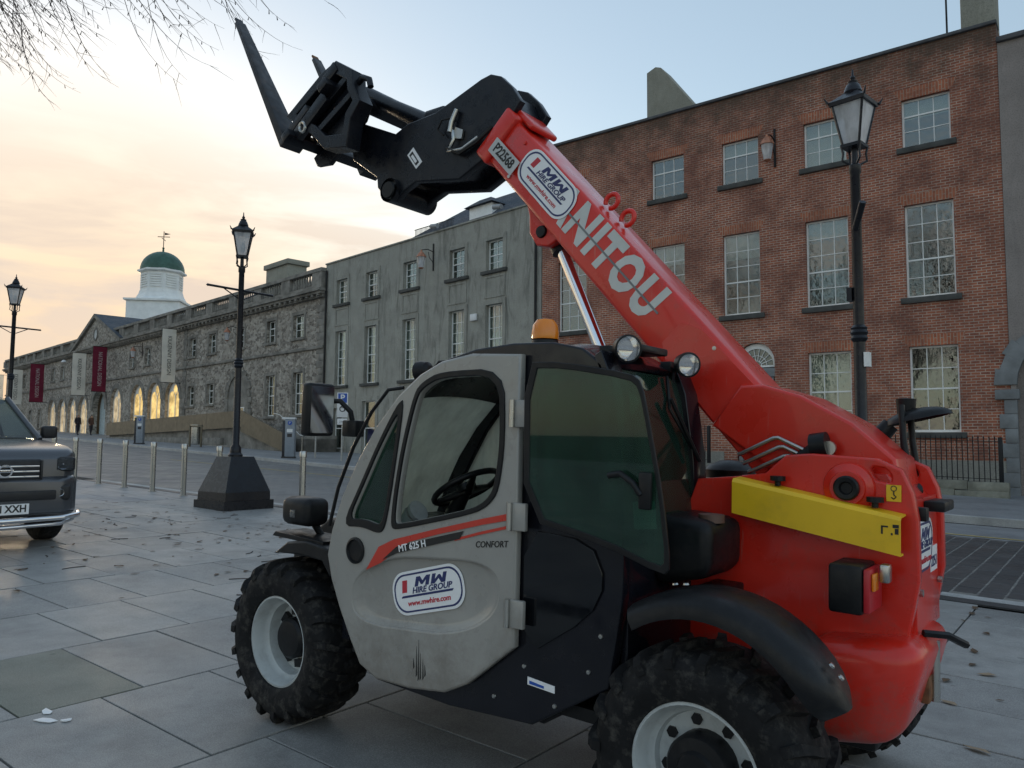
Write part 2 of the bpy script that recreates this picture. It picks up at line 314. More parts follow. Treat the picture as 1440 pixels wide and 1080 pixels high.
# ---------------------------------------------------------------- ground sheets
def paving_mat(name, a, b, rough, sc, per_obj=True, spec=0.35):
    m, n, out = newmat(name); t = n.nodes.new('ShaderNodeTexCoord'); oi = n.nodes.new('ShaderNodeObjectInfo')
    ad = n.nodes.new('ShaderNodeVectorMath'); ad.operation = 'ADD'; n.links.new(t.outputs['Object'], ad.inputs[0]); n.links.new(oi.outputs['Location'], ad.inputs[1]); v = ad.outputs[0]
    c = mixc(n, oi.outputs['Random'], a, b) if per_obj else mixc(n, noise(n, v, 0.5, 5), a, b)
    c = mixc(n, mapr(n, noise(n, v, sc, 8, 0.75), 0.35, 0.7, 0, 0.55), c, tuple(x*0.55 for x in a))
    c = mixc(n, mapr(n, noise(n, v, 160, 2, 0.5), 0.4, 0.7, 0, 0.5), c, tuple(min(1, x*1.6) for x in b))
    c = mixc(n, mapr(n, noise(n, v, 0.8, 8, 0.75), 0.46, 0.70, 0, 0.6), c, tuple(x*0.5 for x in a))
    vo = n.nodes.new('ShaderNodeTexVoronoi'); vo.inputs['Scale'].default_value = 2.2; n.links.new(v, vo.inputs['Vector']); sp_ = n.nodes.new('ShaderNodeSeparateColor'); n.links.new(vo.outputs['Color'], sp_.inputs[0])
    sz_ = n.nodes.new('ShaderNodeMath'); sz_.operation = 'MULTIPLY'; sz_.inputs[1].default_value = 0.055; n.links.new(sp_.outputs[1], sz_.inputs[0]); ds = n.nodes.new('ShaderNodeMath'); ds.operation = 'LESS_THAN'; n.links.new(vo.outputs['Distance'], ds.inputs[0]); n.links.new(sz_.outputs[0], ds.inputs[1])
    gm = n.nodes.new('ShaderNodeMath'); gm.operation = 'MULTIPLY'; gm.inputs[1].default_value = 0.45; n.links.new(ds.outputs[0], gm.inputs[0]); c = mixc(n, gm.outputs[0], c, tuple(x*0.35 for x in a))      # trodden gum spots
    r = mapr(n, noise(n, v, 1.1, 6, 0.65), 0.3, 0.7, rough-0.16, rough+0.14)
    bsdf(n, out, c, r, 0, noise(n, v, 120, 4, 0.6), 0.25, 0.006, spec=spec); return m
slab_m = paving_mat('limestone_slab', (0.25, 0.246, 0.238), (0.38, 0.373, 0.358), 0.5, 3.0, spec=0.28)
green_slab_m = paving_mat('worn_green_slab', (0.20, 0.205, 0.17), (0.25, 0.25, 0.21), 0.6, 2.0)
joint_m = pm('joint_dirt', (0.035, 0.033, 0.03), 0.95, var=0.4, scale=9)
sett_m = paving_mat('dark_sett', (0.055, 0.054, 0.056), (0.085, 0.083, 0.084), 0.5, 5.0)
pave_m = paving_mat('far_pavement', (0.22, 0.225, 0.235), (0.27, 0.275, 0.28), 0.6, 1.0, False)
def gridmat(name, a, b, mort, w, h, ms, rough):
    m, n, out = newmat(name); t = n.nodes.new('ShaderNodeTexCoord'); s = n.nodes.new('ShaderNodeSeparateXYZ'); n.links.new(t.outputs['Object'], s.inputs[0]); cb = n.nodes.new('ShaderNodeCombineXYZ'); n.links.new(s.outputs[1], cb.inputs[0]); n.links.new(s.outputs[0], cb.inputs[1])
    k = n.nodes.new('ShaderNodeTexBrick'); k.inputs['Scale'].default_value = 1; k.inputs['Brick Width'].default_value = w; k.inputs['Row Height'].default_value = h; k.inputs['Mortar Size'].default_value = ms
    k.inputs['Color1'].default_value = (*a, 1); k.inputs['Color2'].default_value = (*b, 1); k.inputs['Mortar'].default_value = (*mort, 1); n.links.new(cb.outputs[0], k.inputs['Vector'])
    c = mixc(n, mapr(n, noise(n, t.outputs['Object'], 0.7, 7, 0.7), 0.4, 0.75, 0, 0.5), k.outputs[0], tuple(x*0.5 for x in a))
    c = mixc(n, mapr(n, noise(n, t.outputs['Object'], 9, 5, 0.7), 0.45, 0.75, 0, 0.35), c, tuple(min(1, x*1.5) for x in b))
    bsdf(n, out, c, mapr(n, noise(n, t.outputs['Object'], 1.3, 6, 0.6), 0.3, 0.7, rough-0.15, rough+0.15), 0, k.outputs['Fac'], -0.3, 0.01, spec=0.4); return m
plaza_far_m = gridmat('plaza_paving_far', (0.25, 0.255, 0.265), (0.32, 0.325, 0.33), (0.05, 0.05, 0.05), 0.65, 1.14, 0.012, 0.5)
road_m = gridmat('road_setts', (0.12, 0.12, 0.122), (0.16, 0.158, 0.158), (0.24, 0.235, 0.225), 0.36, 0.24, 0.016, 0.5)
earth = pm('ground', (0.09, 0.085, 0.075), 0.95, var=0.3, scale=0.2)
def sheet(name, pts, dz, mat, kind='structure', sub=None):
    v = [(x, y, G(x)+dz) for x, y in pts]; return tag(mobj(name, v, [tuple(range(len(v)))], mat), kind=kind)
xs = [-1500, -150, 60, 1500]; vv = []; ff = []
for i, x in enumerate(xs): vv += [(x, -1500, G(x)-0.06), (x, 1500, G(x)-0.06)]
for i in range(3): ff.append((2*i, 2*i+2, 2*i+3, 2*i+1))
tag(mobj('ground', vv, ff, earth), kind='structure')
ROW = 1.14; X0 = -6.81
RNEAR = range(-7, 8)                 # rows of slabs built one by one: x from about -14.8 to 2.3
xl = X0+ROW*(-7); xr = X0+ROW*8; YE = 8.66
plaza = sheet('plaza', [(-60, -30), (30, -30), (30, YE), (-60, YE)], -0.03, joint_m)
# the part of the square too far off (or out of view) to tell the slabs apart
sheet('plaza_paving', [(-60, -30), (xl, -30), (xl, YE), (-60, YE)], 0.0, plaza_far_m)
sheet('plaza_paving', [(xr, -30), (30, -30), (30, YE), (xr, YE)], 0.0, plaza_far_m)
sheet('plaza_paving', [(xl, -30), (xr, -30), (xr, -0.9), (xl, -0.9)], 0.0, plaza_far_m)
def slabmesh(name, w, l, t, mat, bev=0.006):
    bm = bmesh.new(); boxbm(bm, -w/2, w/2, -l/2, l/2, -t, 0); bmesh.ops.bevel(bm, geom=[e for e in bm.edges if all(v.co.z > -0.001 for v in e.verts)], offset=bev, segments=1, affect='EDGES')
    me = bpy.data.meshes.new(name); bm.to_mesh(me); bm.free(); me.materials.append(mat); return me
sm = slabmesh('slab', ROW-0.013, 0.638, 0.029, slab_m, 0.003); smg = slabmesh('slab', ROW-0.013, 0.638, 0.029, green_slab_m, 0.0015)
SR = math.atan(SLOPE)
rng = random.Random(3); offs = {0: 2.57, 1: 2.30, 2: 2.06, 3: 2.35, -1: 2.80, -2: 3.05}
for r in RNEAR:
    xc = X0+ROW*(r+0.5); o0 = offs.get(r, 2.2+0.33*((r*7) % 4)/2); k0 = math.floor((-0.9-o0)/0.65)+1
    y = o0+0.65*k0
    while y+0.65 <= YE+0.3:
        yc = y+0.325; ln = 1.0
        if y+0.65 > YE: ln = (YE-y)/0.65; yc = y+(YE-y)/2
        if ln > 0.15:
            gs = (r == 1 and abs(y-(2.30-0.65)) < 0.1)
            o = bpy.data.objects.new('slab', smg if gs else sm); COL.objects.link(o); o.parent = plaza
            o.location = (xc, yc, G(xc)+rng.uniform(-0.003, 0.0015)); o.rotation_euler = (rng.uniform(-.003, .003), SR+rng.uniform(-.002, .002), rng.uniform(-.002, .002)); o.scale = (1, ln, 1)
        y += 0.65
# granite edge band, then the road
kerb_m = paving_mat('pale_granite', (0.34, 0.34, 0.33), (0.46, 0.46, 0.45), 0.6, 4.0)
band = sheet('plaza_edge', [(-60, YE+0.004), (30, YE+0.004), (30, 9.12), (-60, 9.12)], -0.012, joint_m)
km = slabmesh('kerb_stone', 0.9, 0.19, 0.02, kerb_m, 0.004); km2 = slabmesh('kerb_stone', 0.9, 0.2, 0.02, sett_m, 0.004)
for i in range(26):
    x = 2.6-i*0.91
    for yy, me in ((8.78, km2), (9.0, km)):
        o = bpy.data.objects.new('kerb_stone', me); COL.objects.link(o); o.parent = band; o.location = (x, yy, G(x)+0.004); o.rotation_euler = (0, SR, 0)
sheet('road', [(-150, 9.12), (60, 9.12), (60, 16.9), (-18, 17.4), (-64, 24.4), (-150, 37.5)], -0.035, joint_m)
road = sheet('road_surface', [(-150, 9.125), (-3.6, 9.125), (-3.6, 16.9), (-18, 17.4), (-64, 24.4), (-150, 37.5)], -0.010, road_m)
sheet('road_surface', [(0.72, 9.125), (60, 9.125), (60, 16.9), (0.72, 16.9)], -0.010, road_m)
sheet('road_surface', [(-3.595, 14.62), (0.715, 14.62), (0.715, 16.9), (-3.595, 16.9)], -0.012, pave_m)
stm = slabmesh('sett', 0.226, 0.345, 0.02, sett_m, 0.008)
for i in range(18):
    x = -3.48+i*0.24; y = 9.14+(0.18 if i % 2 else 0)
    while y < 14.45:
        o = bpy.data.objects.new('sett', stm); COL.objects.link(o); o.parent = road; o.location = (x, y+0.18, G(x)-0.010+rng.uniform(-.003, .002)); o.rotation_euler = (rng.uniform(-.01, .01), SR+rng.uniform(-.01, .01), rng.uniform(-.012, .012)); y += 0.36
sheet('sett_joints', [(-3.6, 9.125), (0.72, 9.125), (0.72, 14.62), (-3.6, 14.62)], -0.016, pm('pale_joint_grit', (0.2, 0.19, 0.175), 0.95, var=0.3, scale=9))
ylw = pm('yellow_line_paint', (0.5, 0.38, 0.13), 0.8, var=0.25, scale=7, dirt=0.5, dirtcol=(0.2, 0.17, 0.1))
sheet('yellow_line', [(-30, 15.9), (-12, 14.92), (8, 14.78), (8, 14.88), (-12, 15.02), (-30, 16.0)], -0.004, ylw)
# far pavement with a real kerb step
kp = [(60, 16.9), (-18, 17.4), (-64, 24.4), (-150, 37.5)]
v = []; f = []
for x, y in kp: v += [(x, y, G(x)-0.04), (x, y, G(x)+0.11), (x, y+0.16, G(x)+0.115), (x, 60, G(x)+0.13)]
for i in range(3):
    a = 4*i; b = a+4
    f += [(a, b, b+1, a+1), (a+1, b+1, b+2, a+2)]
tag(mobj('kerb', v, f, kerb_m), kind='structure')
tag(mobj('pavement', v, [(4*i+2, 4*i+6, 4*i+7, 4*i+3) for i in range(3)], pave_m), kind='structure')
# ---------------------------------------------------------------- building kit (local x along facade, y inwards, z up)
panebox = None
def window(parent, x0, x1, z0, z1, cols, rows, meet=None, rec=0.13, fw_=0.055, mun=0.022, fmat=None, blind=None, name='window', arch=False, pmat=None):
    """sash window: painted frame with glazing bars, each pane its own object"""
    global panebox
    fmat = fmat or wpaint; bm = bmesh.new(); y0 = rec; y1 = rec+0.05
    if panebox is None:
        b2 = bmesh.new(); boxbm(b2, 0, 1, -0.5, 0.5, 0, 1); panebox = bpy.data.meshes.new('pane'); b2.to_mesh(panebox); b2.free(); panebox.materials.append(pane_m)
    boxbm(bm, x0, x0+fw_, y0, y1, z0, z1); boxbm(bm, x1-fw_, x1, y0, y1, z0, z1); boxbm(bm, x0+fw_, x1-fw_, y0, y1, z0, z0+fw_*1.3); boxbm(bm, x0+fw_, x1-fw_, y0, y1, z1-fw_, z1)
    ix0, ix1, iz0, iz1 = x0+fw_, x1-fw_, z0+fw_*1.3, z1-fw_
    cw = (ix1-ix0)/cols; rh = (iz1-iz0)/rows
    for i in range(1, cols): boxbm(bm, ix0+cw*i-mun/2, ix0+cw*i+mun/2, y0+0.008, y1-0.005, iz0, iz1)
    for j in range(1, rows):
        h = mun*2 if j == meet else mun; d = 0.012 if j == meet else 0.0
        boxbm(bm, ix0, ix1, y0+0.010-d, y1-0.008, iz0+rh*j-h/2, iz0+rh*j+h/2)
    w = bmobj(name, bm, fmat, parent)
    for i in range(cols):
        for j in range(rows):
            o = bpy.data.objects.new('pane', panebox); COL.objects.link(o); o.parent = w
            o.location = (ix0+cw*i, y0+0.03, iz0+rh*j); o.scale = (cw, 0.004, rh)
    if blind:
        kind, frac = blind
        mobj('blind' if kind != 'net' else 'net_curtain', [(x0, y1+0.12, z1-(z1-z0)*frac), (x1, y1+0.12, z1-(z1-z0)*frac), (x1, y1+0.12, z1), (x0, y1+0.12, z1)], [(0, 1, 2, 3)], blind_m if kind != 'net' else net_m, w)
    return w
def rect(x0, x1, z0, z1): return [(x0, z0), (x1, z0), (x1, z1), (x0, z1)]
def archpts(x0, x1, z0, zt, n=12):
    r = (x1-x0)/2; c = (x0+x1)/2; zs = zt-r
    return [(x0, z0), (x1, z0)]+[(c+r*math.cos(math.pi*k/n), zs+r*math.sin(math.pi*k/n)) for k in range(n+1)]
def shell(parent, x0, x1, z0, z1, depth, mat, roofz=None, ridge=2.0, roofmat=None, inside=True):
    """side and back walls, a floor and a pitched roof behind the facade"""
    box('side_wall', x0, x0+0.3, 0.36, depth, z0, z1, mat, parent); box('side_wall', x1-0.3, x1, 0.36, depth, z0, z1, mat, parent)
    box('back_wall', x0+0.3, x1-0.3, depth-0.3, depth, z0, z1, mat, parent)
    if inside: box('inner_wall', x0+0.3, x1-0.3, 2.2, 2.3, z0, z1-0.3, dark_room, parent)
    zr = z1-0.5 if roofz is None else roofz; ym = depth/2+0.2
    mobj('roof', [(x0+0.1, 0.37, zr), (x1-0.1, 0.37, zr), (x1-0.1, ym, zr+ridge), (x0+0.1, ym, zr+ridge), (x0+0.1, depth, zr), (x1-0.1, depth, zr)], [(0, 1, 2, 3), (3, 2, 5, 4), (0, 3, 4), (1, 5, 2)], roofmat or slate, parent)
# ---------------------------------------------------------------- brick house
bh = tag(empty('brick_house', (0, 25.0, 0)), 'three storey red brick Georgian house with white sash windows', 'house')
W1 = [(-17.35, -16.02), (-13.19, -11.89), (-10.46, -9.17), (-7.67, -6.37), (-4.77, -3.47)]
BX0, BX1, BT = -18.15, -2.26, 13.5
holes = [rect(a, b, 5.87, 8.67) for a, b in W1]+[rect(a, b, 10.43, 11.92) for a, b in W1]
GW = [(-17.35, -16.02), (-13.19, -11.89), (-7.67, -6.37), (-4.75, -3.47)]
holes += [rect(a, b, 1.9, 4.42) for a, b in GW]+[archpts(-10.04, -8.74, 0.95, 4.88)]
plate('facade', [rect(BX0, BX1, -0.6, BT)]+holes, 0, 0.35, brick, bh)
shell(bh, BX0, BX1, -0.6, BT, 10, brick, 12.9, 1.4)
bl1 = [('net', 1), ('net', 0.55), ('net', 1), ('net', 1), None]
for i, (a, b) in enumerate(W1):
    window(bh, a, b, 5.87, 8.67, 3, 5, 2, blind=[None, ('net', 0.25), ('net', 0.3), ('net', 0.2), None][i])
    window(bh, a, b, 10.43, 11.92, 3, 3, 2, blind=[None, None, ('blind', 0.3), ('blind', 1), ('blind', 0.36)][i])
    for z in (5.87, 10.43): box('sill', a-0.14, b+0.14, -0.1, 0.13, z-0.17, z-0.004, sillst, bh, 0.01)
    for z in (8.67, 11.92): plate('lintel', [(a-0.02, z+0.003), (b+0.02, z+0.003), (b+0.2, z+0.33), (a-0.2, z+0.33)], -0.006, 0.02, bricklint, bh)
for i, (a, b) in enumerate(GW):
    window(bh, a, b, 1.9, 4.42, 3, 4, 2, blind=[None, None, ('blind', 1), None][i])
    box('sill', a-0.14, b+0.14, -0.1, 0.13, 1.73, 1.896, sillst, bh, 0.01)
    plate('lintel', [(a-0.02, 4.423), (b+0.02, 4.423), (b+0.2, 4.75), (a-0.2, 4.75)], -0.006, 0.02, bricklint, bh)
box('parapet_coping', BX0-0.05, BX1+0.02, -0.09, 0.5, BT+0.002, BT+0.1, coping, bh, 0.015)
box('plinth', BX0, -10.5, -0.05, -0.003, -0.5, 1.25, plinthr, bh); box('plinth', -8.3, BX1, -0.05, -0.003, -0.5, 1.1, plinthr, bh)
# doorway with fanlight
dr = plate('door', [rect(-9.95, -8.83, 0.95, 3.6)], 0.2, 0.26, pm('dark_door_paint', (0.03, 0.035, 0.04), 0.3), bh)
fan = plate('fanlight', [archpts(-10.02, -8.76, 4.06, 4.86), [(-9.39+0.57*math.cos(math.pi*k/14), 4.12+0.57*math.sin(math.pi*k/14)) for k in range(15)]], 0.14, 0.2, wpaint, bh)
bm = bmesh.new()
for k in range(1, 9):
    a = math.pi*k/9; tubebm(bm, [(-9.39+0.16*math.cos(a), 0.17, 4.12+0.16*math.sin(a)), (-9.39+0.58*math.cos(a), 0.17, 4.12+0.58*math.sin(a))], 0.013, 5)
tubebm(bm, [(-9.39+0.34*math.cos(math.pi*k/16), 0.17, 4.12+0.34*math.sin(math.pi*k/16)) for k in range(17)], 0.012, 5)
tubebm(bm, [(-9.39+0.16*math.cos(math.pi*k/10), 0.17, 4.12+0.16*math.sin(math.pi*k/10)) for k in range(11)], 0.014, 5)
bmobj('fanlight_tracery', bm, wpaint, fan)
mobj('pane', [(-10.0, 0.2, 4.08), (-8.78, 0.2, 4.08), (-8.78, 0.2, 4.85), (-10.0, 0.2, 4.85)], [(0, 1, 2, 3)], pane_m, fan)
for a in (-10.0, -8.92): box('door_column', a, a+0.14, 0.02, 0.18, 0.95, 3.7, quoinst, bh, 0.02)
box('door_entablature', -10.06, -8.72, 0.0, 0.22, 3.72, 4.02, quoinst, bh, 0.02)
for k in range(3): box('door_step', -10.3-0.1*k, -8.5+0.1*k, -0.4-0.35*k, 0.3-0.35*k if k else 0.1, 0.2, 0.9-0.2*k, quoinst, bh, 0.01)
plate('chimney', [(-14.95, 12.8), (-14.95, 17.0), (-14.55, 17.15), (-14.3, 17.05), (-12.9, 15.15), (-12.9, 12.8)], 3.0, 3.9, chimr, bh)
box('chimney', -3.2, -2.32, 0.6, 1.6, 12.9, 16.4, chimr, bh, 0.02)
tube('aerial', [(-3.55, 0.5, 13.5), (-3.55, 0.5, 15.6)], 0.03, iron, bh, 6)
# railing in front of the house
def railing(name, xa, xb, y, zb, zt, label):
    root = tag(empty(name, ((xa+xb)/2, y, G((xa+xb)/2)+zb)), label, 'railing'); cx = (xa+xb)/2
    bmb = bmesh.new(); boxbm(bmb, -0.011, 0.011, -0.011, 0.011, 0, zt); tubebm(bmb, [(0, 0, zt), (0, 0, zt+0.03), (0, 0, zt+0.09)], [0.012, 0.02, 0.001], 6)
    me = bpy.data.meshes.new('bar'); bmb.to_mesh(me); bmb.free(); me.materials.append(iron)
    n = int((xb-xa)/0.125)
    for i in range(n+1):
        x = xa+i*(xb-xa)/n-cx; o = bpy.data.objects.new('bar', me); COL.objects.link(o); o.parent = root; o.location = (x, 0, -SLOPE*x)
    for h in (0.09, zt-0.06):
        L = (xb-xa)/2; bm = bmesh.new(); vs_ = boxbm(bm, -L, L, -0.02, 0.02, h-0.008, h+0.008)
        for q in vs_: q.co.z -= SLOPE*q.co.x
        bmobj('rail', bm, iron, root)
    for x in (xa-cx, xb-cx): box('end_post', x-0.05, x+0.05, -0.05, 0.05, -0.02-SLOPE*x, zt+0.05-SLOPE*x, iron, root, 0.01)
    return root
railing('iron_railing', -8.3, -2.42, 23.75, 0.50, 1.14, 'black iron railing below the ground floor windows, right of the boom')
railing('iron_railing', -13.6, -10.5, 23.75, 0.66, 1.14, 'black iron railing left of the front door steps, behind the cab')
def basewall(x0, x1, label):
    w = tag(empty('railing_plinth_wall', ((x0+x1)/2, 23.75, G((x0+x1)/2))), label, 'wall')
    n = max(2, int((x1-x0)/1.1)); r = random.Random(5); cx = (x0+x1)/2; st = (x1-x0)/n
    for i in range(n):
        for k, (za, zb) in enumerate(((-0.1, 0.26), (0.265, 0.5))):
            xa = x0+i*st+(0.3 if k else 0)-cx; xb = xa+st-0.008
            if k and i == n-1: xb = x1-cx
            b = box('stone', xa, xb, -0.2+0.03*k, 0.2-0.03*k, za, zb, stone_low, w, 0.015); b.location.z = -SLOPE*xa
    return w
stone_low = pm('mossy_limestone', (0.25, 0.245, 0.20), 0.9, var=0.35, scale=2.5, bump=0.4, bscale=30, dirt=0.5, dirtcol=(0.09, 0.10, 0.06))
basewall(-8.4, -2.25, 'low mossy stone wall under the right hand iron railing')
basewall(-13.7, -10.4, 'low stone wall under the railing behind the cab')
# ---------------------------------------------------------------- rendered house with the stone arch, right edge
rh = tag(empty('rendered_house', (0, 24.97, 0)), 'smooth grey rendered building with a stone archway at the right edge', 'house')
plate('facade', [rect(-2.25, 9, -0.6, 12.9), archpts(-2.12, 0.58, -0.4, 4.55, 16)], 0, 0.35, palerender, rh)
shell(rh, -2.25, 9, -0.6, 12.9, 10, palerender, 12.6, 1.2, inside=False)
box('archway_back', -2.2, 3, 1.6, 1.7, -0.5, 5, dark_room, rh)
box('parapet_coping', -2.27, 9, -0.12, 0.5, 12.903, 13.05, coping, rh, 0.02)
for k in range(8):
    z = 0.0+0.40*k; w = 0.42 if k % 2 else 0.30
    if z+0.4 < 3.1: box('quoin', -2.115-w, -2.115, -0.05, 0.2, z, z+0.392, quoinst, rh, 0.012)
box('impost', -2.62, -2.05, -0.10, 0.2, 2.80, 3.07, quoinst, rh, 0.012)
for k in range(13):
    a0 = math.pi*(1-k/13)-0.004; a1 = math.pi*(1-(k+1)/13)+0.004; c = (-0.77, 3.2); ri, ro = 1.345, 1.345+(0.42 if k % 2 else 0.52)
    plate('voussoir', [(c[0]+r*math.cos(a), c[1]+r*math.sin(a)) for r, a in ((ri, a0), (ro, a0), (ro, a1), (ri, a1))], -0.06, 0.2, quoinst, rh, 0.008)
# ---------------------------------------------------------------- grey roughcast house
ROT = (0, 0, -math.radians(7.2)); PX = (-18.2, 25.0, 0)
gh = tag(empty('roughcast_house', PX, ROT), 'weathered grey roughcast house between the red brick house and the stone building', 'house')
U = [14.9, 12.07, 8.8, 5.26, 2.77]
holes = []
for u in U: holes += [rect(-u-0.53, -u+0.53, 8.95, 10.3), rect(-u-0.52, -u+0.52, 4.47, 7.45)]
GU = [(15.0, 1.05, 3.25, 0.5), (12.1, 0.75, 3.55, 0.6), (8.8, 1.1, 3.4, 0.55), (5.2, 1.1, 3.4, 0.55)]
for u, a, b, hw in GU: holes.append(rect(-u-hw, -u+hw, a, b))
plate('facade', [rect(-16.62, 0.0, -0.4, 11.35)]+holes, 0, 0.35, greyrender, gh)
shell(gh, -16.62, -0.02, -0.4, 11.35, 10, greyrender, 10.9, 0.6)
mobj('slate_roof', [(-12.0, 0.5, 11.3), (-0.1, 0.5, 11.3), (-0.1, 3.6, 13.8), (-8.2, 3.6, 13.8), (-12.0, 7.0, 11.3), (-0.1, 7.0, 11.3)], [(0, 1, 2, 3), (0, 3, 4), (3, 2, 5, 4)], slate, gh)
box('parapet_coping', -16.64, -0.01, -0.07, 0.45, 11.352, 11.43, greyrender, gh, 0.015)
for i, u in enumerate(U):
    window(gh, -u-0.53, -u+0.53, 8.95, 10.3, 2, 4, 2, rec=0.16, blind=('net', 0.45 if i % 2 else 1)); window(gh, -u-0.52, -u+0.52, 4.47, 7.45, 3, 6, 3, rec=0.16, blind=('net', 0.6 if i % 2 else 0.85))
    for z0, z1 in ((8.95, 10.3), (4.47, 7.45)):
        plate('architrave', [rect(-u-0.72, -u+0.72, z0, z1+0.2), rect(-u-0.53, -u+0.53, z0-0.01, z1)][:1]+[rect(-u-0.531, -u+0.531, z0+0.002, z1+0.001)], -0.045, -0.002, greyrender, gh)
        box('sill', -u-0.8, -u+0.8, -0.13, 0.15, z0-0.15, z0-0.003, sillst, gh, 0.01)
    plate('apron_panel', [rect(-u-0.66, -u+0.66, 7.75, 8.72), rect(-u-0.54, -u+0.54, 7.84, 8.63)], -0.03, -0.002, greyrender, gh)
for u, a, b, hw in GU:
    window(gh, -u-hw, -u+hw, a, b, 1, 2, 1, rec=0.14); plate('architrave', [rect(-u-hw-0.2, -u+hw+0.2, a, b+0.25), rect(-u-hw-0.001, -u+hw+0.001, a+0.002, b+0.001)], -0.05, -0.002, greyrender, gh)
sgn = box('window_sign', -12.5, -11.75, 0.2, 0.22, 1.4, 2.1, pm('purple_sign', (0.06, 0.04, 0.25), 0.5), gh)
tube('downpipe', [(-16.45, -0.08, 0.6), (-16.45, -0.08, 11.0)], 0.055, iron, gh, 8); tube('downpipe', [(-0.25, -0.08, 0.4), (-0.25, -0.08, 11.2)], 0.055, iron, gh, 8)
# dormer and roof rail
dm = box('dormer', -6.3, -4.7, 1.6, 4.2, 11.0, 12.75, wpaint, gh, 0.01); mobj('dormer_roof', [(-6.5, 1.4, 12.75), (-4.5, 1.4, 12.75), (-4.5, 4.4, 12.75), (-6.5, 4.4, 12.75), (-5.9, 1.9, 13.15), (-5.1, 1.9, 13.15), (-5.1, 4.2, 13.15), (-5.9, 4.2, 13.15)], [(0, 1, 5, 4), (1, 2, 6, 5), (2, 3, 7, 6), (3, 0, 4, 7), (4, 5, 6, 7), (0, 3, 2, 1)], slate, gh)
bm = bmesh.new()
for k in range(30): boxbm(bm, -9.2+k*0.1, -9.18+k*0.1, 0.55, 0.57, 11.4, 12.05)
boxbm(bm, -9.25, -6.2, 0.545, 0.575, 12.03, 12.06); bmobj('roof_rail', bm, iron, gh)
for x in (-6.9, -2.6):
    tube('security_camera', [(x, -0.25, 11.62), (x+0.5, -0.28, 11.55)], 0.11, pm('camera_grey', (0.3, 0.31, 0.32), 0.5) if x < -5 else MAT['camera_grey'], gh, 10)
# ---------------------------------------------------------------- long stone building
sh_ = tag(empty('stone_building', PX, ROT), 'long limestone rubble building with arched lit windows, balustrade and pediment', 'building')
SX0, SX1 = -92.5, -16.66
holes = []; small = [(19.55, 1.25), (22.9, 1.1), (27.1, 1.1), (31.45, 1.15), (34.8, 1.15), (40.2, 1.1), (43.8, 1.1), (47.3, 1.1), (60.6, 1.1), (64.2, 1.1), (67.8, 1.1), (71.3, 1.1), (75.8, 1.1), (79.6, 1.1), (83.6, 1.1), (87.6, 1.1)]
for u, w in small: holes.append(rect(-u-w/2, -u+w/2, 7.5, 8.85))
tall = [(19.45, 2.98, 5.47), (22.8, 2.95, 5.44), (31.55, 3.95, 5.36), (34.85, 3.92, 5.33), (76.0, 2.6, 4.6), (80.0, 2.6, 4.6), (84.0, 2.6, 4.6), (88.0, 2.6, 4.6)]
for u, a, b in tall: holes.append(rect(-u-0.57, -u+0.57, a, b))
arches = [(38.3, 1.6, 5.85), (42.0, 1.7, 5.95), (45.8, 1.75, 5.95), (51.0, 1.8, 5.9), (60.4, 1.85, 5.5), (63.9, 1.9, 5.5), (67.4, 1.95, 5.5), (71.1, 2.0, 5.5)]
for u, a, b in arches: holes.append(archpts(-u-1.35, -u+1.35, a, b))
gate = archpts(-57.3, -53.7, 1.5, 5.9); holes.append(gate)
plate('facade', [rect(SX0, SX1, -0.4, 10.0)]+holes, 0, 0.4, rubble, sh_)
shell(sh_, SX0, SX1, -0.4, 10.0, 11, rubble, 10.2, 2.3)
for i, (u, w) in enumerate(small):
    window(sh_, -u-w/2, -u+w/2, 7.5, 8.85, 2, 3, 2, rec=0.2, mun=0.03, blind=('net', 0.5) if i % 3 == 0 else None); box('sill', -u-w/2-0.18, -u+w/2+0.18, -0.12, 0.18, 7.33, 7.496, ashlar, sh_, 0.01)
    plate('window_surround', [rect(-u-w/2-0.2, -u+w/2+0.2, 7.5, 9.05), rect(-u-w/2-0.001, -u+w/2+0.001, 7.502, 8.851)], -0.03, -0.002, ashlar, sh_)
for u, a, b in tall:
    window(sh_, -u-0.57, -u+0.57, a, b, 2 if b-a < 1.6 else 3, 3 if b-a < 1.6 else 4, 2, rec=0.2, mun=0.03); box('sill', -u-0.75, -u+0.75, -0.12, 0.18, a-0.17, a-0.004, ashlar, sh_, 0.01)
    plate('window_surround', [rect(-u-0.77, -u+0.77, a, b+0.2), rect(-u-0.571, -u+0.571, a+0.002, b+0.001)], -0.03, -0.002, ashlar, sh_)
for i, (u, a, b) in enumerate(arches):
    o = plate('arched_window', [archpts(-u-1.35, -u+1.35, a, b), archpts(-u-1.24, -u-0.04, a+0.1, b-0.7, 8), archpts(-u+0.04, -u+1.24, a+0.1, b-0.7, 8), circ(-u, b-0.62, 0.40, 14)], 0.22, 0.28, wpaint, sh_)
    mobj('lit_pane', [(-u-1.3, 0.3, a), (-u+1.3, 0.3, a), (-u+1.3, 0.3, b-0.05), (-u-1.3, 0.3, b-0.05)], [(0, 1, 2, 3)], litglow if u < 47 else litdim, o)
    n = 11
    for k in range(n):
        a0 = math.pi*k/n+0.006; a1 = math.pi*(k+1)/n-0.006; zc = b-1.35
        plate('voussoir', [(-u+r*math.cos(t), zc+r*math.sin(t)) for r, t in ((1.352, a0), (1.75, a0), (1.75, a1), (1.352, a1))], -0.05, 0.05, ashlar, sh_)
o = plate('gateway_door', [archpts(-57.25, -53.75, 1.4, 5.85)], 0.6, 0.7, pm('pale_blue_door', (0.42, 0.5, 0.52), 0.5), sh_)
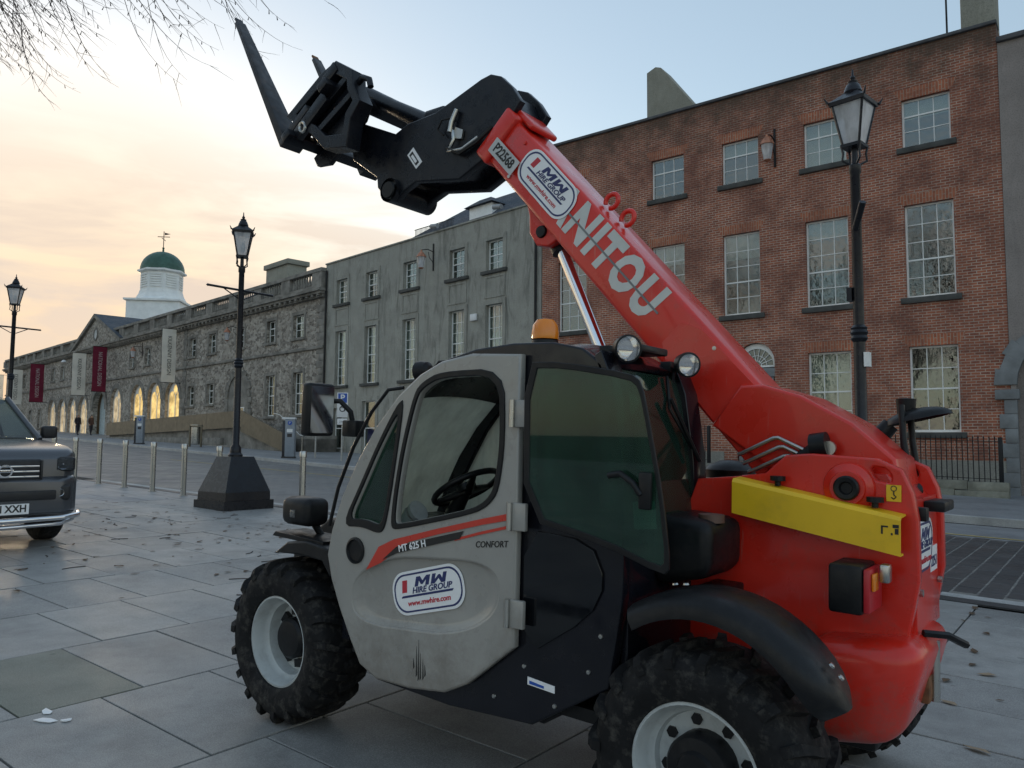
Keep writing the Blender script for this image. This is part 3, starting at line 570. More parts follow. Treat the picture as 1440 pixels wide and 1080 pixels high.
for k in range(13):
    a0 = math.pi*k/13+0.006; a1 = math.pi*(k+1)/13-0.006
    plate('voussoir', [(-55.5+r*math.cos(t), 4.1+r*math.sin(t)) for r, t in ((1.802, a0), (2.35, a0), (2.35, a1), (1.802, a1))], -0.12, 0.05, ashlar, sh_)
# blind arch with block surround
plate('blind_arch', [archpts(-28.6, -25.7, 1.6, 5.7)], -0.012, -0.002, ashlar, sh_)
for k in range(11):
    a0 = math.pi*k/11+0.008; a1 = math.pi*(k+1)/11-0.008; ro = 1.95 if k % 2 else 1.78
    plate('voussoir', [(-27.15+r*math.cos(t), 4.25+r*math.sin(t)) for r, t in ((1.452, a0), (ro, a0), (ro, a1), (1.452, a1))], -0.10, -0.002, ashlar, sh_)
for s in (-1, 1):
    for k in range(6):
        w = 0.5 if k % 2 else 0.34; xa = -27.15+s*1.455; box('quoin', min(xa, xa+s*w), max(xa, xa+s*w), -0.09, -0.002, 1.9+0.39*k, 2.28+0.39*k, ashlar, sh_, 0.012)
window(sh_, -26.8, -26.2, 2.3, 3.6, 1, 2, 1, rec=-0.06)
for k in range(24):       # quoins up the corner
    w = 0.75 if k % 2 else 0.5; box('quoin', SX1-w, SX1+0.02, -0.05, 0.1, 0.4+0.398*k, 0.79+0.398*k, ashlar, sh_, 0.012)
    if k < 22: box('quoin', -36.1-w*0.5, -36.1+w*0.5, -0.05, -0.002, 0.9+0.398*k, 1.29+0.398*k, ashlar, sh_, 0.012)
box('string_course', SX0, SX1+0.03, -0.12, -0.002, 6.65, 6.83, ashlar, sh_, 0.02)
bm = bmesh.new(); boxbm(bm, SX0, SX1+0.1, -0.22, -0.001, 9.55, 9.72); boxbm(bm, SX0, SX1+0.16, -0.42, 0.0, 9.722, 9.86); boxbm(bm, SX0, SX1+0.22, -0.55, 0.4, 9.862, 10.02)
bmobj('cornice', bm, ashlar, sh_)
bm = bmesh.new()
for k in range(120): boxbm(bm, SX1-0.3-k*0.62, SX1-0.08-k*0.62, -0.4, -0.222, 9.60, 9.715)
tag(bmobj('cornice_brackets', bm, ashlar, sh_), kind='stuff')
# balustrade: dies, rails and turned balusters
bm = bmesh.new(); boxbm(bm, SX0, SX1+0.05, -0.3, 0.1, 10.022, 10.25); boxbm(bm, SX0, SX1+0.05, -0.32, 0.12, 11.0, 11.2)
x = SX1
while x > SX0:
    boxbm(bm, x-1.0, x, -0.28, 0.08, 10.252, 10.998); x -= 3.6
bmobj('balustrade', bm, ashlar, sh_)
bm = bmesh.new(); x = SX1-1.2
while x > SX0:
    for k in range(8):
        xx = x-0.05-k*0.3
        if xx > SX0: tubebm(bm, [(xx, -0.1, 10.252), (xx, -0.1, 10.42), (xx, -0.1, 10.6), (xx, -0.1, 10.82), (xx, -0.1, 10.998)], [0.06, 0.10, 0.075, 0.05, 0.07], 6)
    x -= 3.6
tag(bmobj('balusters', bm, ashlar, sh_), kind='stuff')
# pediment over the gateway
pd = plate('pediment', [(-63.2, 10.03), (-49.2, 10.03), (-56.2, 12.75)], -0.35, 0.3, rubble, sh_)
plate('oculus', [circ(-56.2, 11.1, 0.62, 20), circ(-56.2, 11.1, 0.45, 20)], -0.42, -0.352, ashlar, sh_); plate('oculus_pane', [circ(-56.2, 11.1, 0.45, 20)], -0.37, -0.355, net_m, sh_)
for s in (-1, 1):
    bm = bmesh.new(); a = (-56.2, 12.98); b = (-56.2+s*7.3, 10.1); d = Vector((b[0]-a[0], b[1]-a[1])).normalized(); nx = Vector((-d.y, d.x)) if s > 0 else Vector((d.y, -d.x))
    pts = [a, b, (b[0]-nx.x*0.3, b[1]-nx.y*0.3), (a[0], a[1]-0.33)]
    bm.free(); plate('raking_cornice', pts, -0.6, -0.352, ashlar, sh_)
    mobj('pediment_roof', [(-56.2, -0.6, 13.0), (-56.2+s*7.4, -0.6, 10.1), (-56.2+s*7.4, 6, 10.1), (-56.2, 6, 13.0)], [(0, 1, 2, 3)], slate, sh_)
def chimney_pots(parent, x0, x1, y0, y1, z0, z1, mat):
    box('chimney', x0, x1, y0, y1, z0, z1-0.35, mat, parent, 0.02); box('chimney_cap', x0-0.15, x1+0.15, y0-0.15, y1+0.15, z1-0.348, z1, mat, parent, 0.03)
chimney_pots(sh_, -29.8, -26.6, 3.0, 4.4, 10.3, 13.9, chimr); chimney_pots(sh_, -67.5, -64.2, 3.0, 4.6, 10.3, 13.0, chimr); chimney_pots(sh_, -82, -80.6, 3.0, 4.4, 10.3, 12.6, chimr)
# ---------------------------------------------------------------- cupola tower behind
ct = tag(empty('cupola_tower', (-88.3, 45.0, 0), (0, 0, math.radians(45))), 'white louvred cupola with a green copper dome above the stone building', 'tower')
cupw = pm('cupola_white_paint', (0.85, 0.86, 0.84), 0.6, var=0.08, scale=1.5); dome_m = pm('green_copper', (0.055, 0.125, 0.095), 0.5, 0.2, var=0.25, scale=1.5)
CB = 15.67
box('tower_base', -2.9, 2.9, -2.9, 2.9, 0, CB+1.6, cupw, ct, 0.02)
def octring(r, z): return [(r*math.cos(math.pi/8+math.pi/4*k), r*math.sin(math.pi/8+math.pi/4*k), z) for k in range(8)]
v = [(-3.15, -3.15, CB+1.602), (3.15, -3.15, CB+1.602), (3.15, 3.15, CB+1.602), (-3.15, 3.15, CB+1.602)]
mobj('base_cornice', v+[(a, b, c+0.22) for a, b, c in v], [(0, 3, 2, 1), (4, 5, 6, 7), (0, 1, 5, 4), (1, 2, 6, 5), (2, 3, 7, 6), (3, 0, 4, 7)], cupw, ct)
def oct_loft(name, prof, mat): 
    v = []; f = []
    for r, z in prof: v += octring(r, z)
    for i in range(len(prof)-1):
        for k in range(8): f.append((8*i+k, 8*i+(k+1) % 8, 8*i+8+(k+1) % 8, 8*i+8+k))
    f.append(tuple(range(8))[::-1]); f.append(tuple(8*(len(prof)-1)+k for k in range(8))); return mobj(name, v, f, mat, ct)
z = CB+1.83
oct_loft('flared_skirt', [(3.3, z), (2.75, z+0.35), (2.45, z+0.9), (2.35, z+1.3)], cupw)
oct_loft('lantern', [(2.3, z+1.302), (2.3, z+3.4)], cupw)
for k in range(8):
    a = math.pi/4*k; M = Matrix.Rotation(a, 4, 'Z')
    for j in range(6):
        bm = bmesh.new(); boxbm(bm, 2.10, 2.25, -0.62, 0.62, z+1.6+0.28*j, z+1.72+0.28*j, M); bmobj('louvre', bm, cupw, ct)
oct_loft('upper_cornice', [(2.45, z+3.402), (2.7, z+3.5), (2.7, z+3.68), (2.5, z+3.75)], cupw)
prof = [(2.45*math.cos(t*math.pi/2/9), z+3.752+2.35*math.sin(t*math.pi/2/9)) for t in range(10)]
lathe('dome', prof[:-1]+[(0.12, z+6.08), (0.10, z+6.5), (0.16, z+6.6), (0, z+6.7)], dome_m, ct, 24)
tube('weathervane', [(0, 0, z+6.6), (0, 0, z+8.6)], 0.05, iron, ct, 6); box('vane', -0.7, 0.7, -0.02, 0.02, z+7.9, z+7.98, iron, ct); box('vane', -0.02, 0.02, -0.7, 0.7, z+7.6, z+7.67, iron, ct); plate('vane', [(0.1, z+8.15), (0.75, z+8.3), (0.1, z+8.45)], -0.02, 0.02, iron, ct)
# ================================================================= street furniture
def lamp_post(x, y, rz, label, plinth=True, arms=True, LR=0.3):
    r = tag(empty('street_lamp', (x, y, G(x)), (0, 0, rz)), label, 'street lamp', 'street lamps along the edge of the square')
    if plinth:
        def fr(h0, z0, h1, z1): 
            v = [(-h0, -h0, z0), (h0, -h0, z0), (h0, h0, z0), (-h0, h0, z0), (-h1, -h1, z1), (h1, -h1, z1), (h1, h1, z1), (-h1, h1, z1)]
            return v, [(0, 3, 2, 1), (4, 5, 6, 7), (0, 1, 5, 4), (1, 2, 6, 5), (2, 3, 7, 6), (3, 0, 4, 7)]
        v, f = fr(0.50, -0.06, 0.50, 0.15); mobj('plinth_foot', v, f, lampblack, r)
        v, f = fr(0.455, 0.151, 0.45, 0.30); mobj('plinth_band', v, f, lampblack, r)
        v, f = fr(0.45, 0.301, 0.235, 0.93); mobj('plinth', v, f, lampblack, r)
    zb = 0.93 if plinth else -0.05
    lathe('post', [(0, zb), (0.13, zb), (0.13, zb+0.03), (0.10, zb+0.07), (0.10, zb+0.16), (0.062, zb+0.22), (0.058, 2.56), (0.075, 2.58), (0.085, 2.60), (0.075, 2.63), (0.09, 2.66), (0.075, 2.69), (0.085, 2.71), (0.055, 2.74), (0.05, 4.35), (0.062, 4.37), (0.062, 4.45), (0.035, 4.47), (0.03, 4.66), (0, 4.66)], lampblack, r, 16)
    if arms:
        tube('ladder_bar', [(0, -0.66, 4.02), (0, 0.66, 4.02)], 0.022, lampblack, r, 8)
        for s in (-1, 1): tube('scroll', [(0, s*0.06, 3.86), (0, s*0.2, 3.93), (0, s*0.36, 4.01)], 0.012, lampblack, r, 6); lathe('bar_finial', [(0, -0.03), (0.034, 0), (0, 0.03)], lampblack, r, 8, Matrix.Translation((0, s*0.67, 4.02)))
    for k in range(4):
        a = math.pi/2*k+math.pi/4+LR; c, s = math.cos(a), math.sin(a)
        tube('lantern_bracket', [(0.04*c, 0.04*s, 4.45), (0.13*c, 0.13*s, 4.50), (0.12*c, 0.12*s, 4.58), (0.14*c, 0.14*s, 4.66)], 0.012, lampblack, r, 6)
    # lantern: four tapering glazed sides, roof and finial
    b, t, z0, z1 = 0.085, 0.160, 4.66, 5.10
    bm = bmesh.new()
    for k in range(4):
        a = math.pi/2*k+math.pi/4+LR; q = math.sqrt(2); tubebm(bm, [(b*q*math.cos(a), b*q*math.sin(a), z0), (t*q*math.cos(a), t*q*math.sin(a), z1)], 0.014, 5)
    boxbm(bm, -b-0.02, b+0.02, -b-0.02, b+0.02, z0-0.02, z0+0.012, Matrix.Rotation(LR, 4, 'Z')); bmobj('lantern_frame', bm, lampblack, r)
    for k in range(4):
        a = math.pi/2*k+LR; M = Matrix.Rotation(a, 4, 'Z'); v = [M @ Vector(p) for p in ((b, -b, z0+0.014), (b, b, z0+0.014), (t, t, z1), (t, -t, z1))]
        mobj('lantern_pane', v, [(0, 1, 2, 3)], lamp_glass, r)
    bm = bmesh.new()
    def ring(h, z): return [bm.verts.new((sx*h, sy*h, z)) for sx, sy in ((-1, -1), (1, -1), (1, 1), (-1, 1))]
    R_ = [ring(t+0.025, z1-0.01), ring(t+0.03, z1+0.03), ring(t*0.62, z1+0.11), ring(t*0.5, z1+0.13)]
    for i in range(3):
        for k in range(4): bm.faces.new((R_[i][k], R_[i][(k+1) % 4], R_[i+1][(k+1) % 4], R_[i+1][k]))
    bm.faces.new(R_[0][::-1]); bm.faces.new(R_[3])
    for sx in (-1, 1):
        for sy in (-1, 1): tubebm(bm, [(sx*(t+0.03), sy*(t+0.03), z1+0.02), (sx*(t+0.06), sy*(t+0.06), z1+0.085)], [0.018, 0.004], 5)
    bmesh.ops.rotate(bm, cent=(0, 0, 0), matrix=Matrix.Rotation(LR, 3, 'Z'), verts=bm.verts); bmobj('lantern_roof', bm, lampblack, r)
    lathe('finial', [(0.085, z1+0.13), (0.095, z1+0.15), (0.085, z1+0.18), (0.065, z1+0.23), (0.05, z1+0.245), (0.055, z1+0.265), (0.022, z1+0.285), (0.03, z1+0.31), (0.012, z1+0.335), (0.008, z1+0.40), (0, z1+0.41)], lampblack, r, 14)
    lathe('bulb', [(0, 4.72), (0.045, 4.76), (0.05, 4.84), (0.03, 4.92), (0, 4.94)], MAT['white_window_paint'], r, 12)
    return r
lamp_post(-12.77, 8.02, 0.0, 'black street lamp on a tapered plinth, between the bollards left of the cab', LR=0.95)
L2 = lamp_post(-2.08, 8.5, 0.0, 'tall black lantern street lamp rising behind the red boom at right', True, False, -0.15)
tube('camera_arm', [(0, -0.05, 3.75), (0.12, -0.22, 3.98)], 0.035, lampblack, L2, 8); box('junction_box', -0.1, -0.05, -0.06, 0.06, 3.0, 3.14, lampblack, L2); box('junction_box', 0.05, 0.1, -0.05, 0.05, 2.3, 2.45, MAT['white_window_paint'], L2)
lamp_post(-23.9, 8.05, 0.0, 'far black street lamp at the left edge, beyond the grey pickup', LR=0.95)
bol = None
ORD = ('first', 'second', 'third', 'fourth', 'fifth', 'sixth', 'seventh')
for i, bx in enumerate((-11.36, -14.04, -15.37, -16.67, -17.97, -19.27, -20.6, -21.9)):
    lab = 'steel bollard right of the lamp plinth, beside the wing mirror' if i == 0 else '%s steel bollard to the left of the lamp plinth' % ORD[i-1]
    if bol is None:
        o = bol = empty('bollard', (bx, 8.47, G(bx)))
        lathe('tube', [(0, -0.05), (0.055, -0.05), (0.055, 0.93), (0, 0.93)], steel, bol, 20); lathe('cap', [(0.05, 0.932), (0.05, 0.965), (0.062, 0.97), (0.062, 1.06), (0.055, 1.075), (0, 1.08)], steel, bol, 20); lathe('base_ring', [(0.09, -0.01), (0.09, 0.012), (0.056, 0.014)], steel, bol, 20)
    else:
        o = inst(bol, None, (bx, 8.47, G(bx))); o.name = 'bollard'
        for c_ in list(bol.children): inst(c_, o)
    tag(o, lab, 'bollard', 'steel bollards along the edge of the square')
# bronze clad ramp wall in front of the stone building: frame of the stone building, 3 m out
def fpt(u, off, z): return Vector(PX)+Vector((-math.cos(math.radians(7.2))*u, math.sin(math.radians(7.2))*u, 0))+Vector((math.sin(math.radians(7.2)), math.cos(math.radians(7.2)), 0))*off+Vector((0, 0, z))
rw = tag(empty('ramp_wall', fpt(30, -3, 0), ROT), 'bronze clad wall of the entrance ramp in front of the stone building', 'wall')
def rp(u): return -(u-30)
us = [43.2, 38.6, 34.0, 29.4, 24.8, 20.2]
for i in range(5):
    a, b = us[i], us[i+1]; za = 2.68+0.47*(43.2-a)/23; zb = 2.68+0.47*(43.2-b)/23
    plate('cladding_panel', [(rp(a)+0.006, za-0.95), (rp(b)-0.006, zb-0.95), (rp(b)-0.006, zb), (rp(a)+0.006, za)], -0.03, 0.03, bronze, rw)
plate('cladding_panel', [(rp(20.19), 1.95), (rp(15.0), 0.85), (rp(15.0), 1.76), (rp(20.19), 3.14)], -0.03, 0.03, bronze, rw)
r = random.Random(9); x = rp(43.2)
while x < rp(15.5):
    w = r.uniform(0.7, 1.3)
    for k in range(3): box('stone', x, min(x+w-0.012, rp(15.1)), -0.02-0.012*(k % 2), 0.2, 0.35+0.42*k, 0.762+0.42*k, ashlar, rw, 0.012) if 0.76+0.42*k < 2.0-0.20*max(0, (x+w-rp(24))) or k == 0 else None
    x += w
plate('core', [(rp(43.2), 0.3), (rp(15.05), 0.3), (rp(15.05), 1.5), (rp(20.2), 2.9), (rp(43.2), 2.5)], 0.21, 0.5, ashlar, rw)
st = tag(empty('stone_steps', fpt(16.2, -2.2, 0), ROT), 'stone steps with steel handrail at the end of the ramp wall', 'steps')
for k in range(6): box('step', -1.2+0.3*k, 1.6, 0.0, 1.9, 0.3, 1.75-0.17*k, ashlar, st, 0.01)
tube('handrail', [(-1.6, -0.1, 2.95), (-0.9, -0.1, 2.85), (1.3, -0.1, 1.75), (1.6, -0.1, 1.72)], 0.03, steel, st, 8)
for x, z in ((-0.5, 2.65), (1.5, 1.72)): tube('rail_post', [(x, -0.1, 0.5), (x, -0.1, z)], 0.02, steel, st, 8)
# parking meters
metb = pm('meter_blue_grey', (0.25, 0.28, 0.32), 0.4, var=0.1); metd = pm('meter_dark', (0.03, 0.03, 0.035), 0.4); blu = pm('sign_blue', (0.02, 0.09, 0.42), 0.4, var=0.05); whi = pm('sign_white', (0.78, 0.78, 0.78), 0.4, var=0.04); redp = pm('sign_red', (0.5, 0.02, 0.03), 0.4, var=0.05); blk = pm('print_black', (0.015, 0.015, 0.015), 0.5, var=0.05)
FC = Vector((0.618, -0.786, 0))
def meter(x, y, label):
    m_ = tag(empty('parking_meter', (x, y, G(x)+0.12), (0, 0, math.radians(38))), label, 'parking meter', 'parking ticket machines on the far pavement')
    box('cabinet', -0.2, 0.2, -0.12, 0.16, 0.06, 1.62, metb, m_, 0.015); box('side_panel', -0.32, -0.202, -0.10, 0.15, 0.06, 1.58, metd, m_, 0.015); box('base', -0.33, 0.22, -0.13, 0.18, -0.03, 0.058, metd, m_)
    box('cap', -0.34, 0.22, -0.14, 0.18, 1.622, 1.70, whi, m_, 0.02)
    plate('parking_disc', [circ(0.0, 1.47, 0.09)], -0.135, -0.121, blu, m_); text('parking_letter', 'P', 0.13, frame((0, -0.137, 1.47), (1, 0, 0), (0, 0, 1)), whi, m_)
    box('notice', -0.12, 0.12, -0.128, -0.121, 1.08, 1.22, whi, m_); box('screen', -0.1, 0.1, -0.13, -0.121, 0.88, 1.02, metd, m_); return m_
meter(-27.4, 19.75, 'blue grey parking machine near the ramp steps, left of the wing mirror'); meter(-46.0, 22.5, 'blue grey parking machine before the lit arched windows, left')
lb = tag(empty('litter_bin', (-41.0, 23.2, G(-41)+0.12), (0, 0, 0.6)), 'steel litter bin on two posts in front of the ramp wall', 'litter bin')
lathe('drum', [(0, 0.15), (0.24, 0.15), (0.25, 0.2), (0.25, 1.1), (0.22, 1.13), (0, 1.13)], steel, lb, 20)
for s in (-1, 1): box('post', s*0.33-0.04, s*0.33+0.04, -0.05, 0.05, -0.02, 1.25, MAT['bronze_cladding'], lb, 0.01)
lathe('lid', [(0.3, 1.20), (0.3, 1.24), (0, 1.27)], steel, lb, 20)
# signs
def sign_post(x, y, h, label):
    s = tag(empty('road_sign', (x, y, G(x)+0.12), (0, 0, math.radians(38))), label, 'sign'); tube('pole', [(0, 0, -0.1), (0, 0, h)], 0.035, pm('pole_grey', (0.4, 0.39, 0.36), 0.5) if 'pole_grey' not in MAT else MAT['pole_grey'], s, 10); return s
s1 = sign_post(-24.6, 20.2, 2.75, 'blue and white disabled parking sign on a pole before the roughcast house')
box('sign_plate', -0.22, 0.22, -0.06, -0.04, 1.75, 2.75, whi, s1, 0.005); box('sign_field', -0.18, 0.18, -0.066, -0.061, 2.34, 2.72, blu, s1)
text('parking_letter', 'P', 0.36, frame((0, -0.069, 2.53), (1, 0, 0), (0, 0, 1)), whi, s1, 0.01)
plate('wheelchair_mark', [circ(0, 2.09, 0.12, 20, 0, 360), circ(0, 2.09, 0.085, 20)], -0.068, -0.061, blk, s1); tube('wheelchair_mark', [(-0.03, -0.066, 2.29), (-0.03, -0.066, 2.14), (0.07, -0.066, 2.14), (0.1, -0.066, 2.0)], 0.014, blk, s1, 6)
box('lower_plate', -0.2, 0.2, -0.06, -0.04, 1.45, 1.70, whi, s1, 0.004); text('hours', '2 hrs', 0.11, frame((0, -0.063, 1.575), (1, 0, 0), (0, 0, 1)), blk, s1)
s2 = sign_post(-27.2, 20.9, 2.75, 'round no parking sign with red ring on a pole behind the wing mirror')
plate('sign_ring', [circ(0, 2.55, 0.24), circ(0, 2.55, 0.17)], -0.07, -0.05, redp, s2); plate('sign_disc', [circ(0, 2.55, 0.17)], -0.064, -0.052, whi, s2); text('parking_letter', 'P', 0.26, frame((0, -0.067, 2.55), (1, 0, 0), (0, 0, 1)), blk, s2, 0.006)
box('lower_plate', -0.24, 0.24, -0.06, -0.04, 1.92, 2.24, metd, s2, 0.004)
# banners hung from the stone building
ban_w = pm('pale_banner', (0.84, 0.82, 0.76), 0.8, var=0.1, scale=1); ban_m = pm('maroon_banner', (0.26, 0.03, 0.07), 0.75, var=0.12, scale=1); ban_t = pm('banner_grey_print', (0.17, 0.17, 0.16), 0.8); ban_l = pm('banner_pale_print', (0.5, 0.38, 0.38), 0.8)
def banner(u, w, z0, z1, mat, tm, s, label):
    o = fpt(u, -0.15, 0); b = tag(empty('banner', (o.x, o.y, z0), (0, 0, ROT[2])), label, 'banner', 'vertical banners on the stone building')
    H = z1-z0; n = 8; v = []; f = []
    # the cloth hangs at right angles to the wall, on two brackets
    for i in range(n+1):
        bow = 0.05*math.sin(math.pi*i/n*2.0)
        v += [(bow, -0.25, H*i/n), (bow*1.3, -0.25-w, H*i/n)]
    f = [(2*i, 2*i+1, 2*i+3, 2*i+2) for i in range(n)]; bm = bmesh.new(); vs_ = [bm.verts.new(p) for p in v]
    for q in f: bm.faces.new([vs_[k] for k in q])
    bmesh.ops.solidify(bm, geom=bm.faces[:], thickness=0.012); bmobj('cloth', bm, mat, b, 60)
    for z in (0.0, H): tube('bracket', [(0, 0.16, z), (0, -0.3-w, z)], 0.025, iron, b, 6)
    text('lettering', s, w*0.40, frame((0.085, -0.25-w/2, H/2), (0, 0, -1), (0, 1, 0)), tm, b, 0.004, sx=(H*0.8)/(len(s)*w*0.40*0.62))
    return b
banner(36.9, 1.0, 5.65, 9.65, ban_w, ban_t, 'KILKENNY DESIGN', 'pale banner with grey lettering right of the arched windows'); banner(52.6, 1.15, 5.6, 9.6, ban_m, ban_l, 'NATIONAL DESIGN', 'maroon banner over the gateway, beside the pediment')
banner(58.6, 1.15, 5.5, 9.5, ban_w, ban_t, 'KILKENNY DESIGN', 'pale banner left of the gateway, under the pediment edge'); banner(73.2, 1.3, 5.3, 9.4, ban_m, ban_l, 'NATIONAL DESIGN', 'maroon banner farther left, beyond the last arched window')
banner(82.5, 1.4, 5.3, 9.4, ban_w, ban_t, 'KILKENNY DESIGN', 'pale banner near the far left street lamp'); banner(92.0, 1.5, 5.2, 9.3, ban_w, ban_t, 'KILKENNY', 'pale banner at the left end, half behind the far street lamp')
# wall lanterns
def wall_lantern(loc, rz, label, lit=False):
    w = tag(empty('wall_lantern', loc, (0, 0, rz)), label, 'wall lantern', 'copper wall lanterns on brackets')
    tube('bracket', [(0, 0, 0.55), (0, -0.35, 0.62), (0, -0.72, 0.52)], 0.022, iron, w, 6); tube('bracket_scroll', [(0, -0.02, 0.05), (0, -0.25, 0.25), (0, -0.3, 0.5)], 0.016, iron, w, 6); box('wall_bar', -0.03, 0.03, -0.03, 0.03, -0.35, 0.95, iron, w)
    M = Matrix.Translation((0, -0.72, 0))
    lathe('lantern_roof', [(0.24, 0.18), (0.2, 0.27), (0.11, 0.40), (0.05, 0.44), (0.04, 0.52), (0, 0.54)], copper, w, 8, M); lathe('lantern_glass', [(0.12, -0.32), (0.2, 0.18)], litw if lit else lamp_glass, w, 8, M); lathe('lantern_foot', [(0, -0.40), (0.05, -0.38), (0.13, -0.33), (0.12, -0.315)], copper, w, 8, M)
litw = emit('lit_lantern', (1.0, 0.8, 0.5), 2.2)
wall_lantern((-8.6, 24.98, 11.05), 0, 'copper lantern on an iron bracket between the top windows of the brick house')
q = fpt(7.0, -0.02, 9.9); wall_lantern(q, ROT[2], 'copper lantern on an iron bracket on the roughcast house')
q = fpt(45.0, -0.02, 8.45); wall_lantern(q, ROT[2], 'copper lantern on the stone building above the arched windows')
q = fpt(27.5, -0.02, 8.3); wall_lantern(q, ROT[2], 'lantern on the stone building half behind the street lamp')
box_ = tag(box('alarm_box', -0.2, 0.2, -0.1, 0.0, -0.15, 0.15, whi, None, 0.02), 'small white alarm box on the roughcast house', 'alarm box'); box_.location = fpt(4.05, -0.01, 7.0); box_.rotation_euler = ROT
fl = tag(lathe('floodlight', [(0.0, 0.18), (0.12, 0.16), (0.3, -0.05), (0.28, -0.08), (0, -0.1)], whi, None, 16), 'white dish floodlight on the stone building, left of the gateway', 'floodlight'); fl.location = fpt(65.7, -0.45, 9.2)
# ---------------------------------------------------------------- two people by the gateway
def person(loc, rz, cols, pose, label):
    J = {'pelvis': (0, 0, 0.95), 'chest': (0, 0.02, 1.28), 'neck': (0, 0.0, 1.48), 'head': (0, -0.02, 1.60), 'top': (0, -0.01, 1.73),
         'sl': (-0.19, 0, 1.43), 'el': (-0.24, 0.03, 1.16), 'wl': (-0.22, -0.08, 0.92), 'hl': (-0.22, -0.12, 0.83), 'sr': (0.19, 0, 1.43), 'er': (0.25, 0.05, 1.16), 'wr': (0.2, -0.1, 0.95), 'hr': (0.19, -0.15, 0.87),
         'pl': (-0.1, 0, 0.90), 'kl': (-0.11, -0.10*pose, 0.50), 'al': (-0.11, 0.05-0.22*pose, 0.09), 'tl': (-0.11, -0.12-0.22*pose, 0.03), 'pr': (0.1, 0, 0.90), 'kr': (0.11, 0.02, 0.50), 'ar': (0.11, 0.05+0.2*pose, 0.09), 'tr': (0.11, -0.12+0.2*pose, 0.03)}
    R_ = {'pelvis': .15, 'chest': .17, 'neck': .06, 'head': .1, 'top': .06, 'sl': .075, 'el': .055, 'wl': .04, 'hl': .035, 'sr': .075, 'er': .055, 'wr': .04, 'hr': .035, 'pl': .1, 'kl': .07, 'al': .05, 'tl': .04, 'pr': .1, 'kr': .07, 'ar': .05, 'tr': .04}
    E_ = [('pelvis', 'chest'), ('chest', 'neck'), ('neck', 'head'), ('head', 'top'), ('chest', 'sl'), ('sl', 'el'), ('el', 'wl'), ('wl', 'hl'), ('chest', 'sr'), ('sr', 'er'), ('er', 'wr'), ('wr', 'hr'), ('pelvis', 'pl'), ('pl', 'kl'), ('kl', 'al'), ('al', 'tl'), ('pelvis', 'pr'), ('pr', 'kr'), ('kr', 'ar'), ('ar', 'tr')]
    ks = list(J); me = bpy.data.meshes.new('body'); me.from_pydata([J[k] for k in ks], [(ks.index(a), ks.index(b)) for a, b in E_], []); o = bpy.data.objects.new('body', me); COL.objects.link(o)
    md = o.modifiers.new('s', 'SKIN')
    for i, k in enumerate(ks): me.skin_vertices[0].data[i].radius = (R_[k], R_[k]); me.skin_vertices[0].data[i].use_root = (k == 'pelvis')
    sb = o.modifiers.new('u', 'SUBSURF'); sb.levels = 2; sb.render_levels = 2
    bpy.context.view_layer.update(); dg = bpy.context.evaluated_depsgraph_get(); m2 = bpy.data.meshes.new_from_object(o.evaluated_get(dg)); bpy.data.objects.remove(o)
    coat, legs, skin, hair = cols; m2.materials.clear()
    for mm in (coat, legs, skin, hair): m2.materials.append(mm)
    for p in m2.polygons:
        c = p.center; p.use_smooth = True
        p.material_index = 1 if c.z < 0.86 and abs(c.x) < 0.19 else (2 if (c.z > 1.49 and c.y < 0.0 and c.z < 1.66) or (c.z < 0.93 and abs(c.x) > 0.16) else (3 if c.z > 1.5 else 0))
    root = tag(empty('person', loc, (0, 0, rz)), label, 'person', 'people walking by the gateway'); link(bpy.data.objects.new('body', m2), root)
    bm = bmesh.new(); boxbm(bm, -0.17, 0.17, -0.02, 0.14, 0.80, 0.95); bm.free()
    return root
ck = pm('dark_coat', (0.03, 0.025, 0.03), 0.9); tr_ = pm('dark_trousers', (0.025, 0.025, 0.035), 0.9); skn = pm('skin', (0.45, 0.28, 0.2), 0.6); hr_ = pm('brown_hair', (0.05, 0.03, 0.02), 0.8); ck2 = pm('brown_coat', (0.09, 0.05, 0.04), 0.9)
person((-69.4, 28.6, G(-69.4)+0.13), math.radians(100), (ck, tr_, skn, hr_), 1.0, 'person in a dark coat walking by the gateway, on the left')
person((-69.0, 29.5, G(-69)+0.13), math.radians(110), (ck2, tr_, skn, hr_), 0.6, 'person in a brown coat walking beside another by the gateway')
# ================================================================= telehandler (built in x, y and height above the paving, then set on the slope)
RX, RY = -2.30, 3.36
TH = tag(empty('telehandler', (RX, RY, G(RX)), (0, SR, 0)), 'red and grey telehandler with raised boom and pallet forks parked on the square', 'telehandler')
def redpaint(name, col, dirt=0.25):
    m, n, out = newmat(name); v = objcoord(n); f = noise(n, v, 3, 5)
    c = mixc(n, mapr(n, f, 0.3, 0.7, 0, 1), tuple(x*0.85 for x in col), col)
    d = noise(n, v, 9, 9, 0.75); c = mixc(n, mapr(n, d, 0.54, 0.75, 0, dirt), c, (0.16, 0.10, 0.08))
    sz = n.nodes.new('ShaderNodeSeparateXYZ'); n.links.new(v, sz.inputs[0]); hz = n.nodes.new('ShaderNodeMath'); hz.operation = 'ADD'; n.links.new(sz.outputs[2], hz.inputs[0]); n.links.new(mapr(n, noise(n, v, 5, 9, 0.8), 0.25, 0.75, -0.35, 0.35), hz.inputs[1])
    c = mixc(n, mapr(n, hz.outputs[0], 0.75, 0.40, 0, 0.55), c, (0.15, 0.125, 0.10))     # road film splashed up from the wheels
    sc = noise(n, objcoord(n, (60, 60, 4)), 1, 3); c = mixc(n, mapr(n, sc, 0.66, 0.74, 0, dirt*0.7), c, (0.5, 0.35, 0.3))
    bsdf(n, out, c, mapr(n, noise(n, v, 6, 5), 0.3, 0.7, 0.22, 0.42), 0, noise(n, v, 90, 3), 0.04, 0.003, coat=0.35); return m
